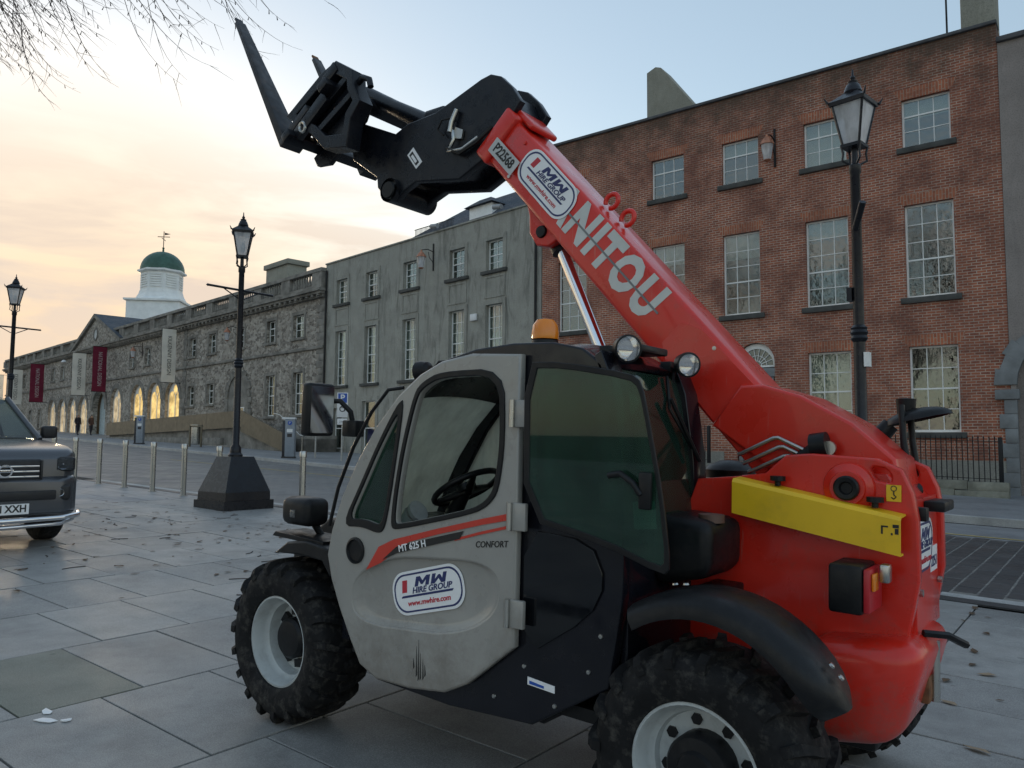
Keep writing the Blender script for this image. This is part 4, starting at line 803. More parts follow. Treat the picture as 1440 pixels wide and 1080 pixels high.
red = redpaint('telehandler_red', (0.76, 0.026, 0.012), 0.35); gry = redpaint('door_grey_paint', (0.37, 0.355, 0.325), 0.25)
bkp = pm('black_plastic', (0.009, 0.0095, 0.011), 0.42, spec=0.3, var=0.25, scale=7, bump=0.12, bscale=140, dirt=0.2, dirtcol=(0.06, 0.055, 0.05)); bks = pm('black_boom_paint', (0.008, 0.0095, 0.014), 0.3, spec=0.35, var=0.25, scale=5, bump=0.06, dirt=0.25, dirtcol=(0.07, 0.06, 0.05)); rub = pm('tyre_rubber', (0.011, 0.011, 0.012), 0.75, spec=0.25, var=0.35, scale=9, bump=0.3, bscale=60, dirt=0.75, dirtcol=(0.10, 0.093, 0.082))
rimm = pm('rim_light_grey', (0.50, 0.53, 0.53), 0.45, var=0.08, scale=6, dirt=0.4, dirtcol=(0.2, 0.19, 0.17)); chrome = pm('chrome', (0.8, 0.8, 0.82), 0.08, 1.0, var=0.03, rvar=0.03); yel = pm('yellow_channel_paint', (0.90, 0.55, 0.015), 0.4, var=0.07, scale=4, dirt=0.2, dirtcol=(0.2, 0.13, 0.03)); silv = pm('silver_print', (0.60, 0.62, 0.60), 0.45, 0.3, var=0.06); white = pm('sticker_white', (0.9, 0.9, 0.9), 0.4, var=0.03); navy = pm('sticker_navy', (0.02, 0.03, 0.13), 0.4, var=0.05); dred = pm('sticker_red', (0.55, 0.03, 0.05), 0.4, var=0.05); stripe_r = pm('stripe_red', (0.62, 0.05, 0.03), 0.35, var=0.04); forkm = pm('fork_steel', (0.035, 0.037, 0.042), 0.5, 0.3, var=0.3, dirt=0.4, dirtcol=(0.12, 0.07, 0.04)); rust = pm('rusty_tip', (0.20, 0.09, 0.04), 0.8, var=0.4, scale=20)
gl_green = glassmat('green_tinted_glass', (0.20, 0.42, 0.33), 0.22, 0.02, film=(0.12, 0.26, 0.19)); gl_fog = glassmat('fogged_glass', (0.66, 0.74, 0.68), 0.85, 0.08, film=(0.92, 0.97, 0.90)); gl_lens = glassmat('lamp_lens', (0.9, 0.9, 0.9), 0.25, 0.05, film=(0.9, 0.9, 0.9))
amber, an, ao = newmat('amber_lens'); bsdf(an, ao, (0.85, 0.25, 0.01), 0.2, coat=0.5).inputs['Subsurface Weight'].default_value = 0.0
AX = lambda x, y, c: Matrix.Translation((x, y, c)) @ Matrix.Rotation(math.radians(90), 4, 'X')   # local z -> -y
def AXo(x, y, c): return Matrix(((1, 0, 0, x), (0, 0, 1, y), (0, 1, 0, c), (0, 0, 0, 1)))          # local z -> +y (mirrors, normals are recalculated)
def sticker(parent, o, ex, ey, w, h, kind):
    """hire company sticker: white lozenge, navy outline, lettering"""
    M = frame(o, ex, ey); nrm = M.to_3x3() @ Vector((0, 0, 1))
    def at(d): q = M.copy(); q.translation = Vector(o)+nrm*d; return q
    r = h*0.42; s = plate('hire_sticker', [rrect(-w/2, w/2, -h/2, h/2, r, 7)], 0, 0.002, white, parent, M=at(0.002))
    plate('sticker_outline', [rrect(-w/2+h*.06, w/2-h*.06, -h/2+h*.06, h/2-h*.06, r*.9, 7), rrect(-w/2+h*.1, w/2-h*.1, -h/2+h*.1, h/2-h*.1, r*.84, 7)], 0, 0.001, navy, s, M=at(0.0035))
    def mv(a, b): q = at(0.0038); q.translation += (M.to_3x3() @ Vector((a, b, 0))); return q
    sh = 0.22
    plate('red_bar', [(-w*.36, h*.02), (-w*.29, h*.02), (-w*.265, h*.30), (-w*.335, h*.30)], 0, 0.001, dred, s, M=at(0.0036))
    
    LM = [(0, 0), (0, 1), (.27, 1), (.5, .52), (.73, 1), (1, 1), (1, 0), (.76, 0), (.76, .58), (.56, .16), (.44, .16), (.24, .58), (.24, 0)]; LW = [(1-x, 1-z) for x, z in LM]
    for gx, gl in ((-.17, LM), (.06, LW)): plate('sticker_text', [(w*gx+w*.20*x+h*.10*z, h*.12+h*.22*z) for x, z in gl], 0, 0.001, navy, s, M=at(0.0036))
    text('sticker_text', 'HIRE GROUP', h*.185, mv(w*.06, h*.035), navy, s, h*.005, 0.3, sx=1.2)
    plate('navy_bar', [(-w*.38, -h*.10), (w*.34, -h*.10), (w*.36, -h*.05), (-w*.36, -h*.05)], 0, 0.001, navy, s, M=at(0.0036))
    text('sticker_text', 'www.mwhire.com', h*.17, mv(0, -h*.24), dred, s, h*.004, 0.15, sx=1.1); return s
# ---- wheels
def wheel(x, yo, sgn, c, rear):
    """yo = outer face, sgn=+1: inner side towards +y"""
    A = AXo(x, yo, c) if sgn > 0 else AX(x, yo, c)
    w = lathe('wheel', [(0.238, 0.045), (0.232, 0.02), (0.222, 0.018), (0.212, 0.04), (0.205, 0.075), (0.198, 0.09), (0.185, 0.10), (0.178, 0.125 if rear else 0.16), (0.12, 0.13 if rear else 0.17), (0, 0.13 if rear else 0.17)], rimm, TH, 48, A)
    bm = bmesh.new(); lathebm(bm, [(0.225, 0.05), (0.236, 0.012), (0.255, 0.0), (0.30, -0.012), (0.345, -0.008), (0.375, 0.012), (0.392, 0.04), (0.396, 0.155), (0.392, 0.27), (0.375, 0.298), (0.345, 0.318), (0.30, 0.322), (0.255, 0.31), (0.236, 0.298), (0.225, 0.26)], 60)
    n = 19
    for side in (0, 1):
        for k in range(n):
            a0 = 2*math.pi*(k+0.5*side)/n; secs = []
            # lug: from the centre line, slanting, over the shoulder and a little way down the side wall
            for (h, r0, r1, da) in ((0.165, 0.385, 0.420, 0.0), (0.10, 0.385, 0.421, 0.045), (0.045, 0.38, 0.419, 0.10), (0.008, 0.365, 0.408, 0.135), (-0.012, 0.345, 0.380, 0.15)):
                hh = h if side == 0 else 0.31-h; hw = 0.045 if h > 0.02 else 0.052
                secs.append([(r, a0+da+sg*hw*(0.82 if r == r1 else 1.0), hh) for r, sg in ((r0, -1), (r1, -1), (r1, 1), (r0, 1))])
            vs_ = [[bm.verts.new((r*math.cos(a), r*math.sin(a), h)) for r, a, h in s] for s in secs]
            for i in range(4):
                for j in range(4): bm.faces.new((vs_[i][j], vs_[i][(j+1) % 4], vs_[i+1][(j+1) % 4], vs_[i+1][j]))
            bm.faces.new(vs_[0]); bm.faces.new(vs_[-1][::-1])
    bmesh.ops.transform(bm, matrix=A, verts=bm.verts); bmobj('tyre', bm, rub, w, 30)
    if rear:
        lathe('hub', [(0.118, 0.132), (0.118, 0.06), (0.108, 0.045), (0.07, 0.04), (0.06, 0.025), (0, 0.022)], bkp, w, 28, A)
        for k in range(8):
            a = 2*math.pi*(k+0.3)/8; bm = bmesh.new(); lathebm(bm, [(0, 0.118), (0.021, 0.118), (0.021, 0.131), (0, 0.131)], 6, A @ Matrix.Translation((0.150*math.cos(a), 0.150*math.sin(a), 0))); bmobj('wheel_nut', bm, bkp, w)
    else:
        lathe('hub', [(0.105, 0.17), (0.105, 0.10), (0.09, 0.085), (0.05, 0.08), (0, 0.08)], bkp, w, 28, A)
        for k in range(8):
            a = 2*math.pi*(k+0.2)/8; bm = bmesh.new(); boxbm(bm, -0.02, 0.02, -0.03, 0.03, 0.14, 0.172, A @ Matrix.Rotation(a, 4, 'Z') @ Matrix.Translation((0.135, 0, 0))); bmobj('wheel_nut', bm, bkp, w)
    return w
wheel(-3.50, 2.45, 1, 0.42, False); wheel(-1.17, 2.45, 1, 0.42, True); wheel(-3.50, 4.27, -1, 0.42, False); wheel(-1.17, 4.27, -1, 0.42, True)
for x in (-3.5, -1.17): tube('axle', [(x, 2.62, 0.42), (x, 4.1, 0.42)], 0.085, bkp, TH, 12)
# ---- chassis
box('chassis', -3.75, -0.75, 3.12, 3.58, 0.40, 0.78, bkp, TH, 0.02)
plate('front_frame', [(-3.85, 0.42), (-3.9, 0.8), (-3.6, 1.0), (-3.12, 1.02), (-3.0, 0.42)], 2.85, 3.87, bkp, TH, 0.02)
SP = [(-1.52, 0.55), (-1.52, 1.15), (-1.44, 1.36), (-1.27, 1.38), (-1.15, 1.40), (-1.07, 1.475), (-0.97, 1.485), (-0.74, 1.475), (-0.66, 1.44), (-0.625, 1.36), (-0.61, 1.27), (-0.605, 1.05), (-0.65, 0.80), (-0.70, 0.50), (-1.1, 0.48)]
hole = circ(-0.715, 1.425, 0.034, 14); hole = [(a+(0.02 if a < -0.715 else 0)*-1, b+(a+0.715)*-0.35) for a, b in hole]
pl = plate('frame_side_plate', [SP, hole], 3.08, 3.13, red, TH, 0.008)
plate('frame_side_plate', [SP, hole], 3.57, 3.62, red, TH, 0.008)
# rounded boss round the boom pivot, and its black cap
lathe('pivot_boss', [(0.095, 0), (0.09, 0.012), (0.066, 0.022), (0.062, 0.03), (0, 0.03)], red, pl, 32, AX(-0.835, 3.079, 1.37)); lathe('pivot_cap', [(0.046, 0.028), (0.046, 0.045), (0.04, 0.05), (0.025, 0.048), (0.02, 0.036), (0, 0.036)], bkp, pl, 24, AX(-0.835, 3.079, 1.37))
plate('hook_decal', [rect(-0.705, -0.655, 1.33, 1.39)], 3.0745, 3.077, yel, pl); tube('hook_decal_print', [(-0.68, 3.074, 1.37), (-0.68, 3.074, 1.355), (-0.672, 3.074, 1.347), (-0.68, 3.074, 1.339), (-0.688, 3.074, 1.345)], 0.0025, blk, pl, 5); plate('hook_decal_print', [circ(-0.68, 1.377, 0.011, 12), circ(-0.68, 1.377, 0.008, 12)], 3.0735, 3.0745, blk, pl)
rf = plate('rear_panel', [(-0.63, 1.33), (-0.62, 0.85), (-0.66, 0.85), (-0.68, 1.33)], 3.131, 3.569, red, TH, 0.006); plate('rear_shelf', [(-0.66, 1.331), (-0.72, 1.42), (-0.76, 1.42), (-0.70, 1.331)], 3.131, 3.569, red, TH, 0.004)
box('rear_seam', -0.622, -0.617, 3.14, 3.56, 0.985, 0.992, blk, rf)
ME = frame((-0.621, 3.27, 1.17), (0, 1, 0), (0.02, 0, 1)); sticker(rf, (-0.620, 3.27, 1.155), (0, 1, 0), (0.02, 0, 1), 0.34, 0.21, 0)
box('white_label', -0.621, -0.618, 3.40, 3.54, 1.02, 1.14, white, rf); text('label_text', '2251', 0.06, frame((-0.6165, 3.47, 1.08), (0, 1, 0), (0, 0, 1)), navy, rf)
box('tail_latch', -0.625, -0.55, 3.30, 3.50, 1.285, 1.325, bkp, rf, 0.008); box('tail_latch', -0.63, -0.585, 3.14, 3.19, 1.26, 1.31, bkp, rf, 0.006); tube('tail_strap', [(-0.60, 3.15, 0.86), (-0.53, 3.2, 0.855), (-0.485, 3.3, 0.81)], 0.014, bkp, rf, 6)
for yy in (3.16, 3.54): tube('panel_bolt', [(-0.615, yy, 1.0), (-0.60, yy, 1.0)], 0.014, steel, rf, 8)
# counterweight: big rounded casting under the tail
def sbox(name, x0, x1, y0, y1, z0, z1, mat, parent, r, seg=4, fn=None):
    bm = bmesh.new(); boxbm(bm, x0, x1, y0, y1, z0, z1); bmesh.ops.bevel(bm, geom=bm.edges[:], offset=r, segments=seg, profile=0.5, affect='EDGES')
    if fn:
        for q in bm.verts: q.co = Vector(fn(q.co))
    return bmobj(name, bm, mat, parent, 45)
cw = sbox('counterweight', -0.96, -0.565, 2.92, 3.50, 0.47, 0.845, red, TH, 0.075, 5, lambda p: (p.x-(0.10*max(0, (0.66-p.z)/0.2) if p.x > -0.7 else 0), p.y, p.z+0.12*(p.x+0.75)))
tube('towing_pin', [(-0.58, 3.25, 0.60), (-0.58, 3.25, 0.82)], 0.018, steel, cw, 8); box('hitch_recess', -0.66, -0.585, 3.18, 3.34, 0.60, 0.70, MAT['rusty_tip'], cw, 0.01)
# rear mudguard
bm = bmesh.new(); prof = [(2.42, 0.0), (2.42, -0.05), (2.45, 0.012), (2.55, 0.03), (2.70, 0.032), (2.82, 0.02)]
prof = [(2.41, -0.05), (2.41, -0.01), (2.43, 0.02), (2.48, 0.034), (2.57, 0.036), (2.66, 0.03), (2.66, 0.012), (2.57, 0.016), (2.48, 0.014), (2.445, 0.002), (2.43, -0.02), (2.43, -0.05)]
rings = []
for k in range(19):
    a = math.radians(116-k*(116-31)/18); R0 = 0.525+0.03*math.sin(math.pi*k/18)
    tw_ = 1.0 if k < 15 else math.sqrt(max(0.06, 1-((k-14.5)/3.7)**2)); rings.append([bm.verts.new((-1.17+(R0+d)*math.cos(a), 2.54+(y-2.54)*tw_, 0.44+(R0+d)*math.sin(a))) for y, d in prof])
for i in range(18):
    for j in range(len(prof)): bm.faces.new((rings[i][j], rings[i][(j+1) % len(prof)], rings[i+1][(j+1) % len(prof)], rings[i+1][j]))
bm.faces.new(rings[0]); bm.faces.new(rings[-1][::-1]); mg = bmobj('rear_mudguard', bm, bkp, TH, 50)
for a in (100, 96, 44, 40):
    ar = math.radians(a); lathe('mudguard_bolt', [(0.011, 0), (0.009, 0.006), (0, 0.008)], steel, mg, 8, Matrix.Translation((-1.17+0.592*math.cos(ar), 2.53, 0.44+0.592*math.sin(ar))) @ Matrix.Rotation(math.pi/2-ar, 4, 'Y'))
box('mudguard_bracket', -1.36, -1.24, 2.6, 3.09, 0.90, 0.96, bkp, TH, 0.008)
# black moulding between cab and tail, engine cover on the far side
sbox('tank_moulding', -1.48, -1.24, 2.74, 3.075, 0.97, 1.24, bkp, TH, 0.045, 3, lambda p: (p.x, p.y, p.z+(0.5*max(0, (p.x+1.36)) if p.z < 1.1 else -0.10*max(0, (p.x+1.4)))))
lathe('filler_cap', [(0.05, 0), (0.05, 0.03), (0, 0.035)], pm('cap_brown', (0.14, 0.08, 0.06), 0.6), TH, 16, Matrix.Translation((-1.29, 2.87, 1.215)))
hd = sbox('engine_cover', -2.75, -1.05, 3.66, 4.26, 0.62, 1.30, red, TH, 0.06, 4)
lathe('air_intake', [(0.05, 1.30), (0.05, 1.335), (0.125, 1.34), (0.128, 1.38), (0.11, 1.40), (0.05, 1.425), (0, 1.43)], bkp, hd, 28, Matrix.Translation((-1.60, 3.80, 0)))
# yellow cover channel clamped across the tail
YC = [(0.0, -0.072), (0.0, 0.055), (0.012, 0.068), (0.075, 0.075)]
bm = bmesh.new(); th = 0.006
prof = [(2.985, -0.072), (2.985, 0.052), (2.997, 0.066), (3.075, 0.070), (3.075, 0.064), (3.0, 0.060), (2.991, 0.050), (2.991, -0.066), (3.03, -0.066), (3.03, -0.072)]
ends = [((-1.255, 1.318)), ((-0.64, 1.218))]
rg = [[bm.verts.new((ex_, y, ez_+d)) for y, d in prof] for ex_, ez_ in ends]
for j in range(len(prof)): bm.faces.new((rg[0][j], rg[0][(j+1) % len(prof)], rg[1][(j+1) % len(prof)], rg[1][j]))
bm.faces.new(rg[0]); bm.faces.new(rg[1][::-1]); yc = bmobj('yellow_channel', bm, yel, TH)
for x, c in ((-1.09, 1.372), (-0.735, 1.316)): lathe('clamp_knob', [(0.012, -0.01), (0.012, 0.008), (0.03, 0.010), (0.03, 0.028), (0, 0.03)], bkp, yc, 10, Matrix.Translation((x, 3.04, c)))
for k, (x, c, w, h) in enumerate(((-0.70, 1.235, 0.006, 0.03), (-0.69, 1.247, 0.02, 0.006), (-0.655, 1.25, 0.02, 0.012), (-0.652, 1.232, 0.012, 0.02), (-0.668, 1.222, 0.006, 0.008))): box('worn_print', x-w/2, x+w/2, 2.9838, 2.9848, c-h/2, c+h/2, blk, yc)
# rear lamp cluster
rl = box('rear_lamp', -0.85, -0.735, 2.86, 3.05, 0.945, 1.115, bkp, TH, 0.012); box('red_lens', -0.734, -0.712, 2.865, 3.04, 0.955, 1.105, redp, rl, 0.006); box('orange_lens', -0.711, -0.700, 2.88, 2.94, 1.03, 1.09, amber, rl, 0.004); box('lamp_arm', -0.83, -0.74, 3.05, 3.09, 1.0, 1.06, bkp, rl); box('plate_lamp', -0.698, -0.665, 2.93, 2.98, 1.055, 1.12, steel, rl, 0.008)
# ---- cab
CP = [(-3.08, 0.93), (-3.075, 1.04), (-3.0, 1.22), (-2.90, 1.40), (-2.78, 1.56), (-2.63, 1.71), (-2.50, 1.80), (-2.36, 1.855), (-2.20, 1.89), (-2.0, 1.905), (-1.80, 1.90), (-1.66, 1.87), (-1.575, 1.81), (-1.54, 1.70), (-1.50, 1.45), (-1.475, 1.20), (-1.47, 1.02)]
DW = [(-2.02, 1.79), (-2.36, 1.785), (-2.46, 1.745), (-2.51, 1.70), (-2.58, 1.46), (-2.62, 1.24), (-2.63, 1.11), (-2.59, 1.105), (-2.16, 1.21), (-2.08, 1.25), (-2.03, 1.31), (-2.005, 1.51)]
QW = [(-2.60, 1.64), (-2.665, 1.23), (-2.69, 1.115), (-2.72, 1.085), (-2.83, 1.105), (-2.955, 1.095), (-2.84, 1.29), (-2.75, 1.45), (-2.64, 1.615)]
RQ = [(-1.87, 1.79), (-1.70, 1.775), (-1.63, 1.65), (-1.585, 1.45), (-1.56, 1.22), (-1.87, 1.215)]
DW = smoothp(DW); QW = smoothp(QW); RQ = smoothp(RQ, 1)
LOW = [(-1.47, 0.95), (-1.52, 0.62), (-1.86, 0.41), (-2.30, 0.38), (-2.75, 0.39), (-2.84, 0.43), (-3.0, 0.70)]
BIG = [(-1.985, 1.81), (-2.37, 1.805), (-2.50, 1.745), (-2.68, 1.60), (-2.83, 1.36), (-2.96, 1.13), (-2.98, 1.07), (-2.6, 1.08), (-2.14, 1.18), (-2.03, 1.24), (-1.985, 1.31)]
BIG = smoothp(BIG, 1)
cabm = pm('cab_black_paint', (0.009, 0.0095, 0.014), 0.2, spec=0.4, var=0.2, scale=4, bump=0.03)
cab = plate('cab_frame', [CP+LOW, BIG, RQ], 2.49, 2.545, cabm, TH, 0.008)
plate('cab_far_frame', [CP+LOW, [(a, b) for a, b in BIG], RQ], 3.17, 3.22, cabm, TH, 0.008)
plate('rear_quarter_pane', [RQ], 2.515, 2.519, gl_green, cab); plate('far_side_pane', [BIG], 3.192, 3.196, gl_fog, cab); plate('far_side_pane', [RQ], 3.192, 3.196, gl_green, cab)
def strip(name, pts, ys, mat, parent, crown=0.0, th=0.02):
    bm = bmesh.new(); n = len(ys); rows = []
    for i, (x, z) in enumerate(pts):
        a = Vector(pts[max(0, i-1)]); b = Vector(pts[min(len(pts)-1, i+1)]); t = (b-a).normalized(); nn_ = Vector((-t.y, t.x))
        if nn_.y < 0 and abs(nn_.y) > abs(nn_.x): nn_ = -nn_
        rows.append([bm.verts.new((x+nn_.x*crown*(1-((2*k/(n-1))-1)**2), y, z+nn_.y*crown*(1-((2*k/(n-1))-1)**2))) for k, y in enumerate(ys)])
    for i in range(len(rows)-1):
        for k in range(n-1): bm.faces.new((rows[i][k], rows[i][k+1], rows[i+1][k+1], rows[i+1][k]))
    bmesh.ops.recalc_face_normals(bm, faces=bm.faces); bmesh.ops.solidify(bm, geom=bm.faces[:], thickness=th); return bmobj(name, bm, mat, parent, 50)
YS = [2.545+0.625*k/8 for k in range(9)]
roof = strip('roof', CP[5:13], YS, cabm, TH, 0.03, 0.03); strip('windscreen', CP[1:6], YS, gl_fog, cab, 0.0, 0.005); strip('rear_window', [(-1.575, 1.80), (-1.54, 1.70), (-1.50, 1.45), (-1.475, 1.22)], YS, gl_green, cab, 0.0, 0.005)
box('rear_wall', -1.50, -1.47, 2.55, 3.165, 0.62, 1.215, cabm, cab, 0.004); box('cab_floor', -3.0, -1.5, 2.55, 3.165, 0.45, 0.50, bkp, cab); plate('front_wall', [(-3.08, 0.5), (-3.08, 1.03), (-3.04, 1.03), (-3.02, 0.5)], 2.55, 3.165, cabm, cab)
plate('rear_frame_edge', [(-1.60, 1.845), (-1.545, 1.72), (-1.505, 1.46), (-1.48, 1.20), (-1.465, 1.20), (-1.48, 1.46), (-1.52, 1.73), (-1.575, 1.86)], 3.10, 3.225, cabm, cab, 0.004); plate('rear_frame_edge', [(-1.60, 1.845), (-1.545, 1.72), (-1.505, 1.46), (-1.48, 1.20), (-1.465, 1.20), (-1.48, 1.46), (-1.52, 1.73), (-1.575, 1.86)], 2.49, 2.60, cabm, cab, 0.004)
tube('rear_wiper', [(-1.555, 3.0, 1.80), (-1.515, 2.95, 1.66), (-1.475, 3.08, 1.50)], 0.008, bkp, cab, 6); tube('rear_wiper', [(-1.50, 2.93, 1.70), (-1.455, 3.12, 1.44)], 0.009, bkp, cab, 6)
plate('battery_box', [(-1.99, 1.17), (-2.02, 0.66), (-2.25, 0.42), (-1.86, 0.40), (-1.55, 0.62), (-1.52, 1.0), (-1.55, 1.17)], 2.56, 3.1, bkp, TH, 0.015)
plate('maker_sticker', [(-1.88, 0.555), (-1.75, 0.548), (-1.75, 0.575), (-1.88, 0.585)], 2.4855, 2.4885, white, cab); plate('maker_sticker', [(-1.87, 0.56), (-1.80, 0.556), (-1.80, 0.565), (-1.87, 0.572)], 2.4835, 2.4852, blu, cab)
plate('lower_side_panel', smoothp([(-1.91, 1.16), (-1.60, 1.14), (-1.53, 1.0), (-1.60, 0.86), (-1.90, 0.66)], 1), 2.478, 2.4885, pm('smoked_panel', (0.006, 0.007, 0.009), 0.06, var=0.1, spec=0.5, rvar=0.03), cab, 0.002)
for x_, z_ in ((-1.90, 0.62), (-1.60, 0.66), (-1.55, 0.80), (-1.75, 0.50), (-2.05, 0.47)): lathe('frame_bolt', [(0.010, 0), (0.008, 0.005), (0, 0.006)], steel, cab, 8, AX(x_, 2.489, z_))
# door with its open upper window
SW = [(-2.45+0.45*math.copysign(abs(math.cos(t))**0.7, math.cos(t)), 0.825+0.165*math.copysign(abs(math.sin(t))**0.8, math.sin(t))+0.075*math.cos(t)) for t in [2*math.pi*k/48 for k in range(48)]]
door = plate('door', [[(-1.935, 1.85), (-2.19, 1.862), (-2.36, 1.835), (-2.49, 1.78), (-2.62, 1.69), (-2.77, 1.54), (-2.89, 1.375), (-2.99, 1.20), (-3.055, 1.04), (-3.08, 0.92), (-3.045, 0.81), (-2.98, 0.69), (-2.89, 0.55), (-2.82, 0.455), (-2.71, 0.415), (-2.5, 0.42), (-2.29, 0.45), (-2.17, 0.51), (-1.935, 0.70)], DW, QW, SW], 2.445, 2.486, gry, TH, 0.012)
plate('quarter_pane', [QW], 2.462, 2.467, gl_green, door)
def ringof(pts, d):
    c = Vector((sum(p[0] for p in pts)/len(pts), sum(p[1] for p in pts)/len(pts))); return [tuple(c+(Vector(p)-c)*(1+d)) for p in pts]
plate('window_seal', [ringof(DW, 0.035), ringof(DW, -0.02)], 2.437, 2.449, bkp, door, 0.004); plate('quarter_seal', [ringof(QW, 0.11), ringof(QW, -0.05)], 2.4375, 2.449, bkp, door, 0.004)
# pressed swage on the lower door
def lerpo(P, s, dz=0.0): return [(-2.45+(x+2.45)*s, 0.825+(z-0.825)*s+dz) for x, z in P]
bm = bmesh.new(); rg = [[bm.verts.new((x, y, z)) for x, z in P] for P, y in ((lerpo(SW, 1.03), 2.452), (lerpo(SW, 0.985), 2.4475), (lerpo(SW, 0.94, 0.004), 2.455), (lerpo(SW, 0.88, 0.010), 2.466), (lerpo(SW, 0.83, 0.013), 2.4685))]
for q in range(4):
    for k in range(48): bm.faces.new((rg[q][k], rg[q][(k+1) % 48], rg[q+1][(k+1) % 48], rg[q+1][k]))
bm.faces.new(rg[4]); bmobj('door_swage', bm, gry, door, 60)
lathe('door_latch', [(0.062, 0), (0.062, 0.008), (0.052, 0.012), (0.048, 0.002), (0.02, 0.0), (0, 0)], bkp, door, 24, AX(-2.88, 2.4445, 0.965))
plate('stripe', [(-2.80, 0.885), (-2.72, 1.0), (-2.62, 1.045), (-2.35, 1.12), (-2.1, 1.185), (-1.945, 1.222), (-1.945, 1.195), (-2.1, 1.16), (-2.35, 1.095), (-2.52, 1.045), (-2.60, 1.0), (-2.70, 0.93)], 2.4415, 2.4445, stripe_r, door); plate('stripe', [(-2.69, 0.945), (-2.60, 1.015), (-2.5, 1.045), (-2.2, 1.125), (-2.22, 1.09), (-2.42, 1.035), (-2.6, 0.985)], 2.4395, 2.4412, blk, door); plate('stripe', [(-2.25, 1.088), (-2.12, 1.128), (-1.945, 1.175), (-1.945, 1.163), (-2.12, 1.116), (-2.25, 1.078)], 2.4415, 2.4445, stripe_r, door)
text('model_text', 'MT 625 H', 0.042, frame((-2.50, 2.4385, 1.028), (1, 0, 0.26), (-0.26, 0, 1)), white, door, 0.001); text('model_text', 'CONFORT', 0.036, frame((-2.05, 2.4435, 1.085), (1, 0, 0.12), (-0.12, 0, 1)), blk, door, 0.0005, 0.2)
sticker(door, (-2.42, 2.4655, 0.845), (0.965, 0, 0.26), (-0.26, 0, 0.965), 0.44, 0.19, 0)
for sx_, z0_, z1_ in ((-2.47, 0.50, 0.545), (-2.452, 0.47, 0.60), (-2.44, 0.455, 0.63), (-2.428, 0.46, 0.575), (-2.412, 0.465, 0.555), (-2.40, 0.48, 0.53)): plate('scuff', [(sx_-0.003, z0_), (sx_+0.004, z0_+0.01), (sx_-0.004, z1_)], 2.4435, 2.4448, blk, door)
for c in (1.62, 1.21, 0.83): h = box('hinge', -1.945, -1.87, 2.430, 2.452, c-0.055, c+0.055, gry, TH, 0.006); tube('hinge_pin', [(-1.945, 2.425, c-0.055), (-1.945, 2.425, c+0.055)], 0.012, steel, h, 8)
# upper door glass swung right back on its hinges
PN = smoothp([(-1.87, 1.82), (-1.70, 1.815), (-1.40, 1.765), (-1.355, 1.73), (-1.32, 1.58), (-1.265, 1.33), (-1.235, 1.10), (-1.26, 1.075), (-1.49, 1.15), (-1.86, 1.215)], 1)
pn = plate('open_door_window', [PN, ringof(PN, -0.055)], 2.405, 2.417, bkp, TH, 0.003); plate('tinted_pane', [ringof(PN, -0.05)], 2.409, 2.413, gl_green, pn)
tube('window_handle', [(-1.47, 2.39, 1.40), (-1.42, 2.385, 1.41), (-1.37, 2.385, 1.38), (-1.34, 2.39, 1.34)], 0.012, bkp, pn, 8); box('window_latch', -1.35, -1.30, 2.385, 2.404, 1.29, 1.42, bkp, pn, 0.008)
plate('paper_notice', [(-1.44, 1.20), (-1.35, 1.21), (-1.36, 1.31), (-1.45, 1.30)], 2.53, 2.532, white, cab); plate('round_sticker', [circ(-1.66, 1.385, 0.036)], 2.524, 2.526, pm('sticker_green', (0.1, 0.5, 0.22), 0.5), cab); plate('round_sticker', [circ(-1.66, 1.385, 0.026)], 2.522, 2.5238, white, cab); plate('blue_glove', [(-1.86, 1.235), (-1.72, 1.25), (-1.68, 1.275), (-1.72, 1.28), (-1.80, 1.265), (-1.86, 1.26)], 2.55, 2.57, pm('blue_cloth', (0.02, 0.2, 0.5), 0.7), cab)
# interior
seatm = pm('seat_vinyl', (0.02, 0.02, 0.022), 0.6); sbox('seat', -2.05, -1.62, 2.66, 3.08, 0.85, 0.98, seatm, cab, 0.04, 3); sbox('seat_back', -1.72, -1.6, 2.68, 3.06, 0.96, 1.5, seatm, cab, 0.05, 3)
bm = bmesh.new(); Ms = Matrix.Translation((-2.56, 2.86, 1.265)) @ Matrix.Rotation(math.radians(-32), 4, 'Y')
ringp = [Ms @ Vector((0.17*math.cos(2*math.pi*k/28), 0.17*math.sin(2*math.pi*k/28), 0)) for k in range(29)]; tubebm(bm, ringp, 0.015, 8, False)
for a in (90, 210, 330): tubebm(bm, [Ms @ Vector((0, 0, -0.02)), Ms @ Vector((0.165*math.cos(math.radians(a)), 0.165*math.sin(math.radians(a)), 0))], [0.025, 0.012], 8)
sw_ = bmobj('steering_wheel', bm, bkp, cab, 50); lathe('steering_boss', [(0.05, -0.02), (0.05, 0.012), (0.03, 0.02), (0, 0.02)], bkp, sw_, 16, Ms); lathe('boss_badge', [(0.022, 0.0205), (0, 0.0215)], redp, sw_, 12, Ms)
tube('steering_column', [(-2.57, 2.86, 1.25), (-2.72, 2.86, 1.0), (-2.8, 2.86, 0.6)], [0.035, 0.05, 0.07], bkp, cab, 10)
sbox('dashboard', -3.0, -2.74, 2.6, 3.12, 0.85, 1.10, bkp, cab, 0.04, 3); lathe('gauge', [(0.055, 0), (0.055, 0.02), (0.045, 0.022), (0, 0.02)], rimm, cab, 20, Matrix.Translation((-2.72, 2.68, 1.14)) @ Matrix.Rotation(math.radians(55), 4, 'Y')); tube('gauge_stalk', [(-2.74, 2.68, 1.13), (-2.82, 2.68, 1.05)], 0.05, rimm, cab, 12)
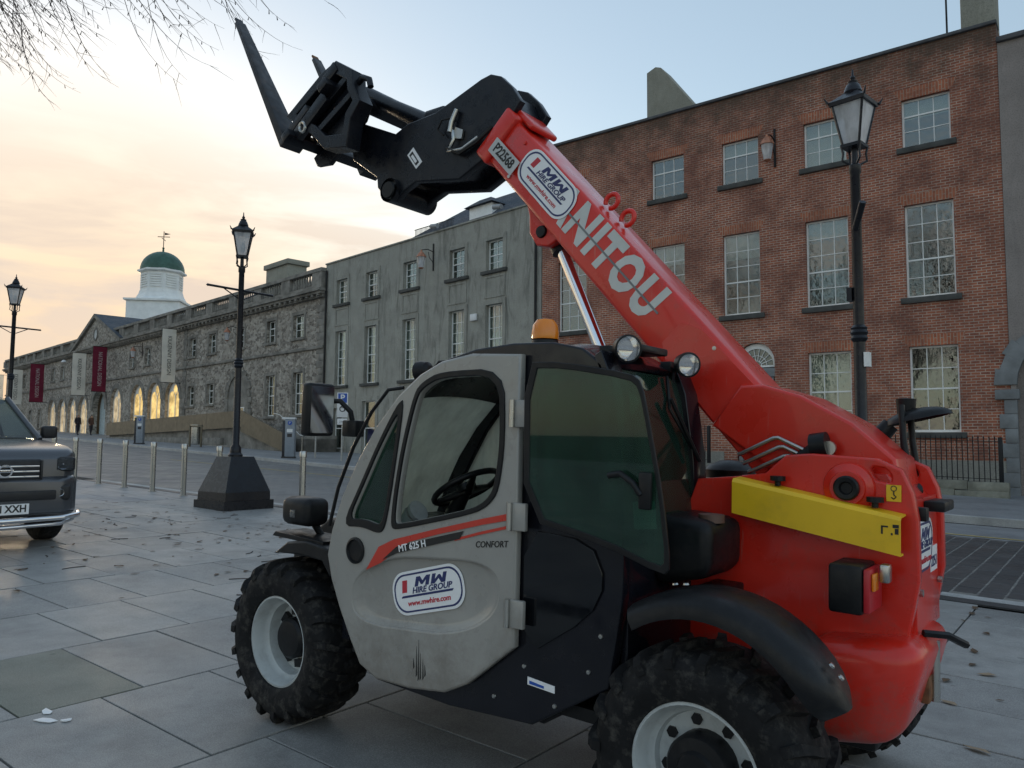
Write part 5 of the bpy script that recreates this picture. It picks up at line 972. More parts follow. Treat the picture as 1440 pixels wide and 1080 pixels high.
tube('control_lever', [(-2.3, 3.08, 0.95), (-2.32, 3.06, 1.2)], 0.012, bkp, cab, 6); lathe('lever_knob', [(0, -0.03), (0.025, 0), (0, 0.035)], redp, cab, 10, Matrix.Translation((-2.32, 3.06, 1.21)))
# roof fittings
be = lathe('beacon', [(0.065, 0), (0.06, 0.03), (0.055, 0.035)], bkp, TH, 24, Matrix.Translation((-2.09, 2.84, 1.935))); lathe('beacon_lens', [(0.062, 0.0355), (0.064, 0.06), (0.058, 0.10), (0.04, 0.125), (0, 0.135)], amber, be, 24, Matrix.Translation((-2.09, 2.84, 1.935)))
def worklight(x, y, c, fwd, name='work_light'):
    d = Vector(fwd).normalized(); M = Matrix.Translation((x, y, c)) @ d.to_track_quat('Z', 'Y').to_matrix().to_4x4()
    o = lathe(name, [(0, -0.06), (0.025, -0.06), (0.045, -0.045), (0.054, 0.0), (0.054, 0.014), (0.047, 0.016)], bkp, TH, 24, M); lathe('reflector', [(0.047, 0.006), (0.03, -0.016), (0, -0.024)], chrome, o, 20, M); lathe('lens', [(0.0465, 0.0145), (0.03, 0.020), (0, 0.022)], gl_lens, o, 20, M); return o
for x, y, c in ((-1.50, 2.56, 1.875), (-1.47, 3.02, 1.85)):
    w = worklight(x, y, c, (0.75, -0.62, -0.12)); tube('lamp_bracket', [(x-0.05, y+0.03, c), (x-0.09, y+0.05, c-0.02), (x-0.10, y+0.06, c-0.07)], 0.012, bkp, w, 6); box('lamp_plug', x-0.14, x-0.09, y+0.02, y+0.07, c-0.03, c+0.02, bkp, w, 0.005)
w = worklight(-2.76, 2.72, 1.83, (-1, -0.1, -0.1)); tube('lamp_bracket', [(-2.70, 2.74, 1.83), (-2.62, 2.78, 1.82), (-2.55, 2.8, 1.84)], 0.014, bkp, w, 6); tube('lamp_cable', [(-2.68, 2.72, 1.84), (-2.62, 2.7, 1.875), (-2.52, 2.72, 1.875), (-2.46, 2.75, 1.865)], 0.006, bkp, w, 5)
box('roof_bracket', -1.62, -1.5, 2.66, 2.9, 1.875, 1.905, bkp, TH, 0.008)
tube('grab_rail', [(-2.62, 2.47, 1.735), (-2.70, 2.45, 1.725), (-2.80, 2.44, 1.62), (-2.92, 2.44, 1.45), (-3.02, 2.44, 1.25), (-3.10, 2.46, 1.06)], 0.009, bkp, TH, 8)
# wing mirror, front lamp and front mudguard
mi = sbox('wing_mirror', -3.05, -2.99, 2.22, 2.38, 1.50, 1.75, bkp, TH, 0.018, 3); box('mirror_glass', -2.9895, -2.986, 2.235, 2.365, 1.515, 1.735, chrome, mi); tube('mirror_arm', [(-3.02, 2.37, 1.67), (-2.98, 2.40, 1.67), (-2.95, 2.44, 1.62), (-2.95, 2.46, 1.55)], 0.013, bkp, mi, 8); box('mirror_clamp', -3.0, -2.9, 2.43, 2.49, 1.50, 1.58, bkp, mi, 0.008); tube('mirror_knob', [(-3.05, 2.30, 1.63), (-3.10, 2.30, 1.63)], 0.025, bkp, mi, 10)
fl_ = sbox('front_lamp', -3.60, -3.36, 2.52, 2.68, 1.015, 1.165, bkp, TH, 0.045, 4); box('indicator', -3.50, -3.46, 2.513, 2.522, 1.06, 1.10, gl_lens, fl_, 0.004); tube('lamp_stalk', [(-3.42, 2.62, 1.02), (-3.40, 2.66, 0.95), (-3.25, 2.75, 0.95)], 0.02, bkp, fl_, 8); plate('lamp_shelf', [(-3.62, 0.955), (-3.2, 0.945), (-3.2, 0.96), (-3.6, 0.975)], 2.5, 2.7, bkp, fl_, 0.003)
plate('front_mudguard', [(-3.52, 0.885), (-3.45, 0.93), (-3.3, 0.95), (-3.12, 0.93), (-3.06, 0.82), (-3.1, 0.82), (-3.16, 0.885), (-3.35, 0.895)], 2.47, 2.78, bkp, TH, 0.01)
# ---- boom
BA = math.radians(47.2); e = Vector((-math.cos(BA), 0, math.sin(BA))); nn = Vector((math.sin(BA), 0, math.cos(BA)))
B0 = nn*0.042; MB_ = Matrix(((e.x, 0, nn.x, B0.x), (0, 1, 0, 0), (e.z, 0, nn.z, B0.z), (0, 0, 0, 1)))
boom = box('boom', 1.80, 4.24, 3.225, 3.515, -0.015, 0.258, red, TH, 0.022, 3, MB_)
plate('boom_heel', [(-1.42, 1.60), (-1.30, 1.76), (-1.21, 1.76), (-1.06, 1.715), (-0.86, 1.605), (-0.71, 1.475), (-0.69, 1.36), (-0.80, 1.27), (-1.0, 1.30), (-1.2, 1.45)], 3.195, 3.545, red, TH, 0.012)
box('boom_collar', 4.13, 4.25, 3.205, 3.535, -0.035, 0.28, red, boom, 0.02, 3, MB_); box('boom_lip', 4.05, 4.22, 3.25, 3.49, 0.27, 0.305, red, boom, 0.015, 3, MB_)
def boomM(s, t, y=3.2235): return frame(Vector((0, y, 0))+B0+e*s+nn*t, -e, nn)
tm_ = textmesh('M A N I T O U', 0.258, 0.013, 0.12, 'CENTER'); bx_ = max(q.co.x for q in tm_.vertices)-min(q.co.x for q in tm_.vertices); text('maker_lettering', 'M A N I T O U', 0.258, boomM(3.27, 0.138), silv, boom, 0.013, 0.12, sx=1.04/bx_)
box('groove', 2.72, 3.5, 3.2215, 3.2235, 0.128, 0.138, pm('groove_grey', (0.2, 0.21, 0.21), 0.5), boom, 0, 2, MB_)
sticker(boom, tuple(Vector((0, 3.222, 0))+B0+e*3.71+nn*0.15), tuple(-e), tuple(nn), 0.46, 0.20, 0)
plate('number_plate', [rrect(-0.12, 0.12, -0.045, 0.045, 0.004, 2)], 0, 0.002, pm('label_grey', (0.55, 0.56, 0.55), 0.5), boom, M=boomM(4.05, 0.078, 3.2035)); text('number_text', 'P22568', 0.075, boomM(4.05, 0.078, 3.2015), blk, boom, 0.002, sx=0.82)
for k_, (s_, t_) in enumerate(((2.40, 0.02), (2.40, 0.22), (2.05, 0.02), (2.05, 0.22), (4.0, 0.21), (3.95, 0.02))): lathe('boom_bolt', [(0.012, 0), (0.010, 0.006), (0, 0.007)], steel if k_ % 2 else red, boom, 8, AX(*(Vector((0, 3.2245, 0))+B0+e*s_+nn*t_)))
db = plate('boom_doubler', [tuple((B0+e*s_+nn*t_).xz) for s_, t_ in ((1.85, -0.005), (2.52, 0.01), (2.60, 0.06), (2.60, 0.19), (2.50, 0.235), (1.85, 0.245))], 3.219, 3.226, red, boom, 0.002)
for s in (3.42, 3.28):
    bm = bmesh.new(); c = B0+e*s+nn*0.305; tubebm(bm, [Vector((c.x, 3.37, c.z))+Vector((e.x, 0, e.z))*0.035*math.cos(a)+Vector((nn.x, 0, nn.z))*0.04*math.sin(a) for a in [math.radians(-60+k*300/14) for k in range(15)]], 0.013, 8); bmobj('lifting_lug', bm, red, boom, 50)
plate('cylinder_lug', [(-2.56, 2.86), (-2.52, 2.72), (-2.515, 2.62), (-2.47, 2.555), (-2.40, 2.54), (-2.345, 2.565), (-2.32, 2.64), (-2.2, 2.62), (-2.3, 2.75)], 3.27, 3.47, red, boom, 0.01); lathe('lug_pin', [(0.035, 0), (0.03, 0.012), (0, 0.014)], bkp, boom, 16, AX(-2.44, 3.268, 2.615))
lathe('lift_cylinder_rod', [(0.033, 0), (0.033, 1.0), (0, 1.0)], chrome, TH, 20, frame((-2.40, 3.37, 2.58), (0, 1, 0), (0.905, 0, 0.425)) if False else Matrix.Translation((-2.40, 3.37, 2.58)) @ Vector((0.42, 0, -0.90)).to_track_quat('Z', 'Y').to_matrix().to_4x4()); tube('rod_eye', [(-2.43, 3.37, 2.62), (-2.375, 3.37, 2.52)], 0.055, bkp, TH, 14)
tube('lift_cylinder', [(-2.06, 3.37, 1.84), (-1.65, 3.37, 0.95)], 0.055, bks, TH, 16)
# hydraulic pipes bending round the boom foot, compensation ram
for k in range(4):
    o = Vector((0.022*k, 0, -0.036*k)); tube('hydraulic_pipe', [Vector(p)+o for p in ((-1.30, 3.16, 1.475), (-1.28, 3.16, 1.483), (-1.15, 3.16, 1.548), (-1.13, 3.16, 1.55), (-1.03, 3.16, 1.505))], 0.009, steel, TH, 8)
tube('compensation_ram', [(-1.10, 3.17, 1.43), (-0.98, 3.17, 1.50)], [0.03, 0.04], bkp, TH, 12); tube('ram_rod', [(-1.20, 3.17, 1.36), (-1.09, 3.17, 1.435)], 0.014, chrome, TH, 10); tube('ram_eye', [(-0.99, 3.14, 1.52), (-0.93, 3.14, 1.53)], 0.05, bkp, TH, 14); lathe('ram_pin', [(0.03, 0), (0.028, 0.012), (0, 0.012)], steel, TH, 14, AX(-0.925, 3.139, 1.515))
# ---- black inner boom head and carriage
HP = [(-2.58, 3.35), (-2.64, 3.44), (-2.72, 3.52), (-2.79, 3.55), (-2.86, 3.54), (-3.21, 3.43), (-3.45, 3.415), (-3.56, 3.375), (-3.91, 3.53), (-3.97, 3.45), (-3.95, 3.30), (-3.71, 3.14), (-3.70, 3.07), (-3.62, 2.98), (-3.54, 2.96), (-3.47, 3.01), (-3.36, 3.05), (-3.01, 3.0), (-2.79, 3.10)]
HPold = [(-2.56, 3.30), (-2.62, 3.43), (-2.70, 3.515), (-2.80, 3.55), (-2.88, 3.53), (-3.21, 3.43), (-3.56, 3.385), (-3.94, 3.55), (-4.06, 3.46), (-3.94, 3.30), (-3.73, 3.14), (-3.68, 3.05), (-3.60, 2.965), (-3.52, 2.955), (-3.47, 3.0), (-3.37, 3.05), (-3.01, 3.01), (-2.80, 3.10), (-2.70, 3.16)]
box('inner_boom', 4.0, 4.34, 3.25, 3.49, 0.0, 0.24, bks, boom, 0.02, 2, MB_)
hd_ = plate('boom_head', [HP], 3.22, 3.27, bks, TH, 0.008); plate('boom_head', [HP], 3.47, 3.52, bks, TH, 0.008)
plate('head_web', [(-2.60, 3.28), (-2.66, 3.42), (-2.80, 3.51), (-3.2, 3.39), (-3.5, 3.3), (-3.5, 3.1), (-3.05, 3.05), (-2.75, 3.18)], 3.271, 3.469, bks, hd_, 0.004)
lathe('head_pivot', [(0.075, 0), (0.075, 0.36), (0, 0.36), ], bks, hd_, 20, AXo(-3.57, 3.19, 3.02)); lathe('head_pivot_cap', [(0, -0.01), (0.05, -0.01), (0.055, 0.0)], bkp, hd_, 16, AXo(-3.57, 3.19, 3.02))
plate('head_label', [(-3.44, 3.22), (-3.36, 3.12), (-3.31, 3.155), (-3.39, 3.26)], 3.2165, 3.2195, white, hd_); plate('label_print', [(-3.42, 3.215), (-3.36, 3.14), (-3.335, 3.157), (-3.395, 3.235)], 3.2145, 3.216, blk, hd_); plate('label_print', [(-3.405, 3.205), (-3.365, 3.155), (-3.35, 3.165), (-3.39, 3.215)], 3.213, 3.2142, white, hd_)
tube('hydraulic_coupling', [(-3.02, 3.20, 3.40), (-3.05, 3.19, 3.33), (-3.06, 3.185, 3.27)], 0.016, steel, hd_, 8); tube('hydraulic_coupling', [(-3.05, 3.20, 3.28), (-3.03, 3.19, 3.22), (-3.07, 3.19, 3.16), (-2.96, 3.19, 3.15), (-2.85, 3.2, 3.20)], 0.012, steel, hd_, 8); plate('coupling_plate', [(-3.06, 3.24), (-2.98, 3.22), (-2.97, 3.27), (-3.03, 3.30)], 3.20, 3.215, steel, hd_); tube('hose', [(-3.05, 3.2, 3.36), (-3.13, 3.19, 3.36), (-3.16, 3.19, 3.31), (-3.12, 3.2, 3.27)], 0.006, bkp, hd_, 6); tube('hose', [(-3.08, 3.19, 3.18), (-2.98, 3.19, 3.13), (-2.85, 3.19, 3.17), (-2.76, 3.21, 3.24)], 0.013, bkp, hd_, 6)
tube('tilt_cylinder', [(-3.42, 3.37, 3.465), (-3.72, 3.37, 3.635), (-4.02, 3.37, 3.81)], [0.06, 0.05, 0.05], bks, TH, 16); sbox('tilt_bracket', -3.40, -3.22, 3.30, 3.44, 3.42, 3.52, bks, TH, 0.02, 2)
# carriage: k = up the fork shanks, mm = along the blades
kx = Vector((0.83, 0, 0.558)).normalized(); mm_ = Vector((-0.558, 0, 0.83)).normalized()
C0 = Vector((-4.37, 0, 3.42)); MC = Matrix(((kx.x, 0, mm_.x, C0.x), (0, 1, 0, 0), (kx.z, 0, mm_.z, C0.z), (0, 0, 0, 1)))      # local x up shank, y across, z blade
car_ = box('carriage', 0.04, 0.12, 2.92, 3.82, -0.06, 0.0, bks, TH, 0.008, 2, MC); box('carriage_bar', 0.47, 0.56, 2.92, 3.82, -0.06, 0.0, bks, car_, 0.008, 2, MC)
for y in (2.97, 3.22): box('carriage_upright', 0.121, 0.469, y, y+0.045, -0.09, -0.005, bks, car_, 0.005, 2, MC)
for y in (3.20,):
    me_ = plate('coupler_plate', [(0.0, -0.05), (0.56, -0.05), (0.60, -0.14), (0.50, -0.20), (0.42, -0.20), (0.30, -0.16), (0.20, -0.20), (0.10, -0.20), (0.0, -0.12)], y, y+0.035, bks, car_, 0.005); me_.data.transform(MC)
CK = [(-4.36, 3.60), (-4.0, 3.80), (-3.87, 3.84), (-3.71, 3.74), (-3.70, 3.65), (-3.63, 3.53), (-3.71, 3.44), (-3.74, 3.27), (-3.95, 3.30), (-4.08, 3.42)]
CKc = (-3.92, 3.58); CK2 = [(CKc[0]+(x-CKc[0])*0.80, CKc[1]+(z-CKc[1])*0.74) for x, z in CK]
plate('side_cheek', [CK, CK2], 2.98, 3.09, bks, car_, 0.006); plate('side_cheek_web', [CK2], 3.04, 3.06, bks, car_, 0.003)
plate('cheek_rib', [(-4.22, 3.50), (-3.80, 3.74), (-3.78, 3.71), (-4.2, 3.47)], 3.0, 3.04, bks, car_, 0.004); plate('cheek_rib', [(-4.05, 3.45), (-3.72, 3.62), (-3.71, 3.59), (-4.03, 3.42)], 2.99, 3.04, bks, car_, 0.004)
plate('coupler_body', [(-4.30, 3.56), (-4.10, 3.68), (-4.02, 3.60), (-4.10, 3.42), (-4.18, 3.42)], 3.095, 3.30, bks, car_, 0.01)
box('side_latch', 0.50, 0.64, 2.97, 3.10, 0.0, 0.08, bks, car_, 0.01, 2, MC); tube('latch_hook', [Vector(p) for p in ((-3.73, 3.03, 3.66), (-3.66, 3.03, 3.70), (-3.60, 3.03, 3.67), (-3.585, 3.03, 3.62))], 0.02, bks, car_, 8); tube('latch_ring', [MC @ Vector((0.20+0.028*math.cos(a), 2.97, -0.06+0.035*math.sin(a))) for a in [2*math.pi*k/12 for k in range(13)]], 0.010, steel, car_, 6)
tube('worn_marking', [(-3.97, 3.037, 3.53), (-3.93, 3.037, 3.58), (-3.93, 3.037, 3.54), (-3.88, 3.037, 3.60), (-3.88, 3.037, 3.56), (-3.84, 3.037, 3.62)], 0.004, MAT['cap_brown'], car_, 5)
for y in (2.97, 3.66):
    f_ = box('fork', -0.045, 0.02, y, y+0.16, 0.005, 1.30, forkm, TH, 0.006, 2, MC)
    for q in f_.data.vertices:
        L_ = MC.inverted() @ q.co
        t_ = max(0, (L_.z-0.85)/0.45); L_.x = L_.x if L_.x > -0.008 else L_.x+0.034*t_; L_.y = y+0.075+(L_.y-y-0.075)*(1-0.55*max(0, (L_.z-1.17)/0.13)); q.co = MC @ L_
    box('fork_shank', -0.04, 0.30, y, y+0.15, 0.001, 0.055, forkm, f_, 0.008, 2, MC)
    b = box('fork_tip', -0.001, 0.014, y+0.045, y+0.105, 1.295, 1.34, rust if y > 3.5 else forkm, f_, 0.004, 2, MC)
# rear-view dish mirror on two stalks at the tail
for y, x in ((3.50, -0.70), (3.62, -0.69)): tube('mirror_stalk', [(x, y, 1.33), (x-0.035, y+0.02, 1.55), (x-0.05, y+0.05, 1.70)], 0.014, bkp, TH, 8); tube('stalk_clamp', [(x-0.02, y-0.02, 1.35), (x+0.02, y+0.02, 1.35)], 0.03, bkp, TH, 10)
bm = bmesh.new(); bmesh.ops.create_uvsphere(bm, u_segments=20, v_segments=10, radius=1.0)
bmesh.ops.delete(bm, geom=[q for q in bm.verts if q.co.z < -0.05], context='VERTS'); bmesh.ops.solidify(bm, geom=bm.faces[:], thickness=0.06); bmesh.ops.transform(bm, matrix=Matrix.Translation((-0.70, 3.62, 1.64)) @ Matrix.Rotation(math.radians(-14), 4, 'Y') @ Matrix.Diagonal((0.135, 0.10, 0.05, 1)), verts=bm.verts)
dm_ = bmobj('dish_mirror', bm, bkp, TH, 50); lathe('mirror_hub', [(0.035, 0), (0.04, 0.07), (0, 0.075)], bkp, dm_, 14, Matrix.Translation((-0.745, 3.62, 1.66))); tube('mirror_brace', [(-0.80, 3.60, 1.62), (-0.90, 3.58, 1.50)], [0.035, 0.045], bkp, dm_, 10)
for o in [o for o in TH.children]: o.location = (-RX, -RY, 0)
# ================================================================= grey pickup at the left edge
PC = Vector((-10.0, 3.35, 0)); PK = tag(empty('pickup', (PC.x, PC.y, G(PC.x)), (0, SR, 0)), 'grey pickup truck facing right at the left edge, front corner showing', 'pickup')
carp = pm('pickup_grey_paint', (0.12, 0.126, 0.138), 0.25, 0.6, var=0.02, scale=2, rvar=0.015); cblk = pm('pickup_black_plastic', (0.02, 0.02, 0.022), 0.5, var=0.15); cglass = glassmat('car_glass', (0.35, 0.42, 0.42), 0.12, 0.01, film=(0.3, 0.34, 0.35)); headl = glassmat('headlamp_glass', (0.85, 0.87, 0.9), 0.0, 0.02)
def cloft(name, st, mat, parent, n=7):
    """st: (x back from the nose, half width, z bottom, z top, corner radius)"""
    bm = bmesh.new(); rows = []
    for d, w, zb, zt, r in st:
        pts = []
        for cy, cz, a0 in ((w-r, zb+r, 270), (w-r, zt-r, 0), (-w+r, zt-r, 90), (-w+r, zb+r, 180)):
            for k in range(n): a = math.radians(a0+90*k/(n-1)); pts.append((cy+r*math.cos(a), cz+r*math.sin(a)+(0.035*(1-(cy/w)**2) if cz > (zb+zt)/2 else 0)))
        rows.append([bm.verts.new((-d, y, z)) for y, z in pts])
    m_ = len(rows[0])
    for i in range(len(rows)-1):
        for k in range(m_): bm.faces.new((rows[i][k], rows[i][(k+1) % m_], rows[i+1][(k+1) % m_], rows[i+1][k]))
    bm.faces.new(rows[0][::-1]); bm.faces.new(rows[-1]); return bmobj(name, bm, mat, parent, 40)
body = cloft('body', [(0.05, 0.66, 0.62, 1.06, 0.06), (0.10, 0.76, 0.60, 1.13, 0.08), (0.22, 0.84, 0.56, 1.17, 0.10), (0.42, 0.895, 0.52, 1.20, 0.11), (0.8, 0.915, 0.50, 1.225, 0.11), (1.4, 0.92, 0.48, 1.26, 0.10), (3.6, 0.92, 0.48, 1.27, 0.09), (5.2, 0.91, 0.52, 1.26, 0.08), (5.3, 0.88, 0.55, 1.24, 0.08)], carp, PK)
bump = cloft('bumper', [(-0.03, 0.62, 0.42, 0.80, 0.07), (0.02, 0.74, 0.40, 0.84, 0.08), (0.12, 0.83, 0.38, 0.86, 0.09), (0.34, 0.90, 0.38, 0.88, 0.09), (0.50, 0.915, 0.40, 0.86, 0.09)], carp, PK)
box('lower_intake', 0.0, 0.045, -0.55, 0.55, 0.585, 0.70, cblk, bump, 0.02); box('lower_trim', -0.04, 0.028, -0.56, 0.56, 0.42, 0.50, cblk, bump, 0.02)
gr_ = box('grille', -0.08, 0.0, -0.40, 0.40, 0.80, 1.06, cblk, PK, 0.03)
for k, c in enumerate((0.86, 0.92, 0.98)): box('grille_bar', 0.0, 0.012, -0.36, 0.36, c-0.008, c+0.012, chrome, gr_, 0.004)
for s in (-1, 1): box('grille_side', 0.0, 0.014, s*0.385-0.012, s*0.385+0.012, 0.82, 1.05, cblk, gr_, 0.004)
plate('emblem', [circ(0, 0, 0.075, 24), circ(0, 0, 0.058, 24)], 0, 0.02, chrome, gr_, M=frame((0.022, 0, 0.93), (0, 1, 0), (0, 0, 1))); box('emblem_bar', 0.012, 0.03, -0.085, 0.085, 0.912, 0.948, chrome, gr_, 0.004); text('emblem_text', 'NISSAN', 0.032, frame((0.0312, 0, 0.93), (0, 1, 0), (0, 0, 1)), blk, gr_)
np_ = box('number_plate', 0.035, 0.045, -0.26, 0.26, 0.435, 0.555, white, bump); text('plate_text', 'I XXH', 0.115, frame((0.0465, 0.235, 0.497), (0, 1, 0), (0, 0, 1)), blk, np_, 0.003, align='RIGHT', sx=0.9)
for s in (-1, 1):
    M = Matrix.Translation((-0.075, s*0.60, 1.0)) @ Matrix.Rotation(s*math.radians(-26), 4, 'Z')
    h_ = box('headlamp', -0.08, 0.03, -0.17, 0.17, -0.085, 0.085, cblk, PK, 0.03, 3, M); box('headlamp_lens', 0.0305, 0.036, -0.155, 0.155, -0.07, 0.07, headl, h_, 0.002, 1, M)
    for dy in (-0.07, 0.05): lathe('reflector', [(0.062, 0.0), (0.045, -0.006), (0.03, -0.004), (0, 0.001)], chrome, h_, 20, M @ Matrix.Translation((0.0303, dy, 0.0)) @ Matrix.Rotation(math.radians(90), 4, 'Y'))
    M2 = Matrix.Translation((0.0, s*0.60, 0.665)) @ Matrix.Rotation(s*math.radians(-20), 4, 'Z'); fo = box('fog_recess', -0.03, 0.03, -0.11, 0.11, -0.09, 0.09, cblk, bump, 0.03, 3, M2); lathe('fog_lamp', [(0.045, 0.034), (0.04, 0.03), (0.02, 0.02), (0, 0.015)], chrome, fo, 18, M2 @ Matrix.Rotation(math.radians(90), 4, 'Y'))
tube('skid_bar', [(0.03, -0.80, 0.39), (0.09, -0.6, 0.375), (0.11, 0, 0.37), (0.09, 0.6, 0.375), (0.03, 0.80, 0.39), (-0.15, 0.88, 0.40)], 0.03, chrome, bump, 12); tube('skid_bar', [(0.05, -0.6, 0.30), (0.08, 0, 0.295), (0.05, 0.6, 0.30), (-0.05, 0.78, 0.34)], 0.025, chrome, bump, 10)
# cabin: glazed loft
gh_ = [(1.30, 0.80, 1.27), (2.05, 0.66, 1.79), (2.3, 0.655, 1.82), (3.3, 0.65, 1.82), (3.55, 0.64, 1.79), (3.75, 0.80, 1.27)]
def q4(name, P, mat, parent): return mobj(name, P, [(0, 1, 2, 3)], mat, parent)
bm = bmesh.new(); rows = [[bm.verts.new((-d, s*w, z)) for s in (-1, -0.5, 0, 0.5, 1)] for d, w, z in gh_[1:5]]
for r_ in rows:
    for k, vv_ in enumerate(r_): vv_.co.z += 0.03*(1-((k-2)/2)**2)
for i in range(3):
    for k in range(4): bm.faces.new((rows[i][k], rows[i][k+1], rows[i+1][k+1], rows[i+1][k]))
bmesh.ops.solidify(bm, geom=bm.faces[:], thickness=0.03); cabr = bmobj('cabin_roof', bm, carp, PK, 50)
q4('windscreen', [(-1.32, -0.78, 1.27), (-1.32, 0.78, 1.27), (-2.06, 0.64, 1.79), (-2.06, -0.64, 1.79)], cglass, PK); q4('rear_screen', [(-3.73, 0.78, 1.27), (-3.73, -0.78, 1.27), (-3.56, -0.63, 1.78), (-3.56, 0.63, 1.78)], cglass, PK)
for s in (-1, 1):
    tube('pillar', [(-1.28, s*0.82, 1.26), (-2.05, s*0.665, 1.80)], 0.035, carp, PK, 8); tube('pillar', [(-3.75, s*0.81, 1.26), (-3.55, s*0.65, 1.79)], 0.05, carp, PK, 8); tube('pillar', [(-2.55, s*0.81, 1.26), (-2.6, s*0.655, 1.81)], 0.03, cblk, PK, 8)
    q4('side_window', [(-1.38, s*0.80, 1.28), (-2.54, s*0.80, 1.28), (-2.58, s*0.655, 1.78), (-2.08, s*0.66, 1.78)], cglass, PK); q4('side_window', [(-2.56, s*0.80, 1.28), (-3.7, s*0.80, 1.28), (-3.54, s*0.65, 1.78), (-2.62, s*0.655, 1.78)], cglass, PK)
    mr = box('door_mirror', -1.62, -1.50, min(s*0.93, s*1.13), max(s*0.93, s*1.13), 1.27, 1.44, cblk, PK, 0.04, 3); tube('mirror_foot', [(-1.57, s*0.86, 1.27), (-1.56, s*0.97, 1.31)], 0.03, cblk, mr, 8)
    for x in (-0.88, -4.05):
        A = Matrix.Translation((x, s*0.90, 0.37)) @ Matrix.Rotation(math.radians(-90 if s > 0 else 90), 4, 'X'); w_ = lathe('wheel', [(0.22, -0.02), (0.215, -0.05), (0.1, -0.06), (0.08, -0.02), (0, -0.02)], rimm, PK, 28, A); lathe('tyre', [(0.22, -0.02), (0.25, 0.0), (0.33, 0.0), (0.365, -0.03), (0.37, -0.12), (0.365, -0.22), (0.33, -0.25), (0.22, -0.25)], rub, w_, 40, A)
        plate('wheel_arch', [circ(x, 0.40, 0.47, 24, 0, 180), circ(x, 0.40, 0.41, 24, 0, 180)][:1], s*0.86, s*0.925, cblk, PK)
box('dash', -1.75, -1.4, -0.72, 0.72, 1.05, 1.285, cblk, PK, 0.03); box('wiper', -1.42, -1.36, -0.6, 0.1, 1.285, 1.30, cblk, PK)
# ================================================================= trees, leaves, scraps
bark = pm('bark', (0.055, 0.045, 0.038), 0.95, var=0.35, scale=6, bump=0.5, bscale=30); twigm = pm('twig_bark', (0.045, 0.035, 0.03), 0.9, var=0.3, scale=10)
def bare_tree(name, loc, rz, label, seed, limbs, H=5.2, group='bare trees around the square', sweep=None):
    r = random.Random(seed); root = tag(empty(name, (loc[0], loc[1], G(loc[0])), (0, 0, rz)), label, 'tree', group)
    tube('trunk', [(0, 0, -0.2), (0.03, 0.02, 1.2), (0.0, 0.05, 2.8), (0.08, 0.0, H-0.8), (0.1, 0.05, H+0.4), (0.12, 0.0, H+2.0)], [0.30, 0.24, 0.20, 0.17, 0.12, 0.05], bark, root, 12)
    bl = bmesh.new(); bt = bmesh.new()
    def wand(p, d, L, rad, bmx, n, bend, jit):
        """a shoot whose heading turns steadily by bend (vector per step)"""
        pts = [Vector(p)]; d = Vector(d).normalized()
        for i in range(n):
            d = (d+bend*(i/n)+Vector((r.uniform(-jit, jit), r.uniform(-jit, jit), r.uniform(-jit, jit)))).normalized(); pts.append(pts[-1]+d*L/n)
        tubebm(bmx, pts, [rad*(1-0.75*i/n) for i in range(n+1)], 5 if rad > 0.008 else 4, False); return pts
    for (tx, ty, tz, z0) in limbs:
        a = Vector((0.05, 0, z0)); t = Vector((tx, ty, tz)); n = 10; pts = []
        for i in range(n+1):
            f = i/n; pts.append(a.lerp(t, f)+Vector((0.15*math.sin(5*f+tx), 0.15*math.cos(4*f+ty), 0.9*math.sin(math.pi*f)))*min(1, f*3))
        tubebm(bl, pts, [0.11*(1-0.85*i/n)+0.008 for i in range(n+1)], 7)
        out = (t-a); out.z = 0; out.normalize()
        for i in range(3, n+1):
            for _ in range(4):
                p = pts[i-1].lerp(pts[i], r.random()); d = Vector((out.x+r.uniform(-.8, .8), out.y+r.uniform(-.8, .8), r.uniform(-.1, .4)))
                br = wand(p, d, r.uniform(0.6, 1.3), 0.013, bl, 6, Vector((0, 0, -0.35)), 0.08)
                for q in range(3):
                    k = r.randint(2, 6); sw_d = sweep if sweep else out
                    d0 = Vector((sw_d.x*0.35+r.uniform(-.3, .3), sw_d.y*0.35+r.uniform(-.3, .3), -1.0))
                    tw = wand(br[k], d0, r.uniform(0.6, 1.5), 0.0045, bt, 12, sw_d*0.13+Vector((0, 0, 0.05)), 0.03)
                    for kk in range(2, 12):
                        if r.random() < 0.6: wand(tw[kk], (tw[kk]-tw[kk-1]).normalized()+Vector((r.uniform(-.9, .9), r.uniform(-.9, .9), r.uniform(-.7, .5))), r.uniform(0.08, 0.32), 0.003, bt, 4, Vector((0, 0, -0.1)), 0.12)
                        if r.random() < 0.35: tubebm(bt, [tw[kk], tw[kk]+Vector((r.uniform(-.015, .015), r.uniform(-.015, .015), -0.04))], [0.003, 0.006], 4)
    bmobj('limbs', bl, bark, root, 60); tag(bmobj('crown', bt, twigm, root), kind='stuff'); return root
bare_tree('bare_tree', (-10.2, -1.4), 0, 'bare tree whose drooping twigs hang into the top left corner', 11, [(2.6, 5.6, 6.7, 5.0), (1.6, 4.9, 6.6, 4.6), (0.6, 4.2, 6.6, 4.8), (3.4, 5.2, 7.1, 5.3), (-0.6, 4.4, 6.8, 4.5), (-3.5, 1.0, 7.0, 4.6), (1.0, -4.0, 7.2, 4.8)], sweep=Vector((0.786, 0.618, 0)))
bare_tree('bare_tree', (-113.0, 30.0), 0.5, 'far bare tree at the left end of the street, behind the lamp', 5, [(3, 2, 8.5, 4.0), (-2, 3, 8.8, 4.2), (1, -3, 8.4, 4.4), (-3, -2, 8.2, 4.0)])
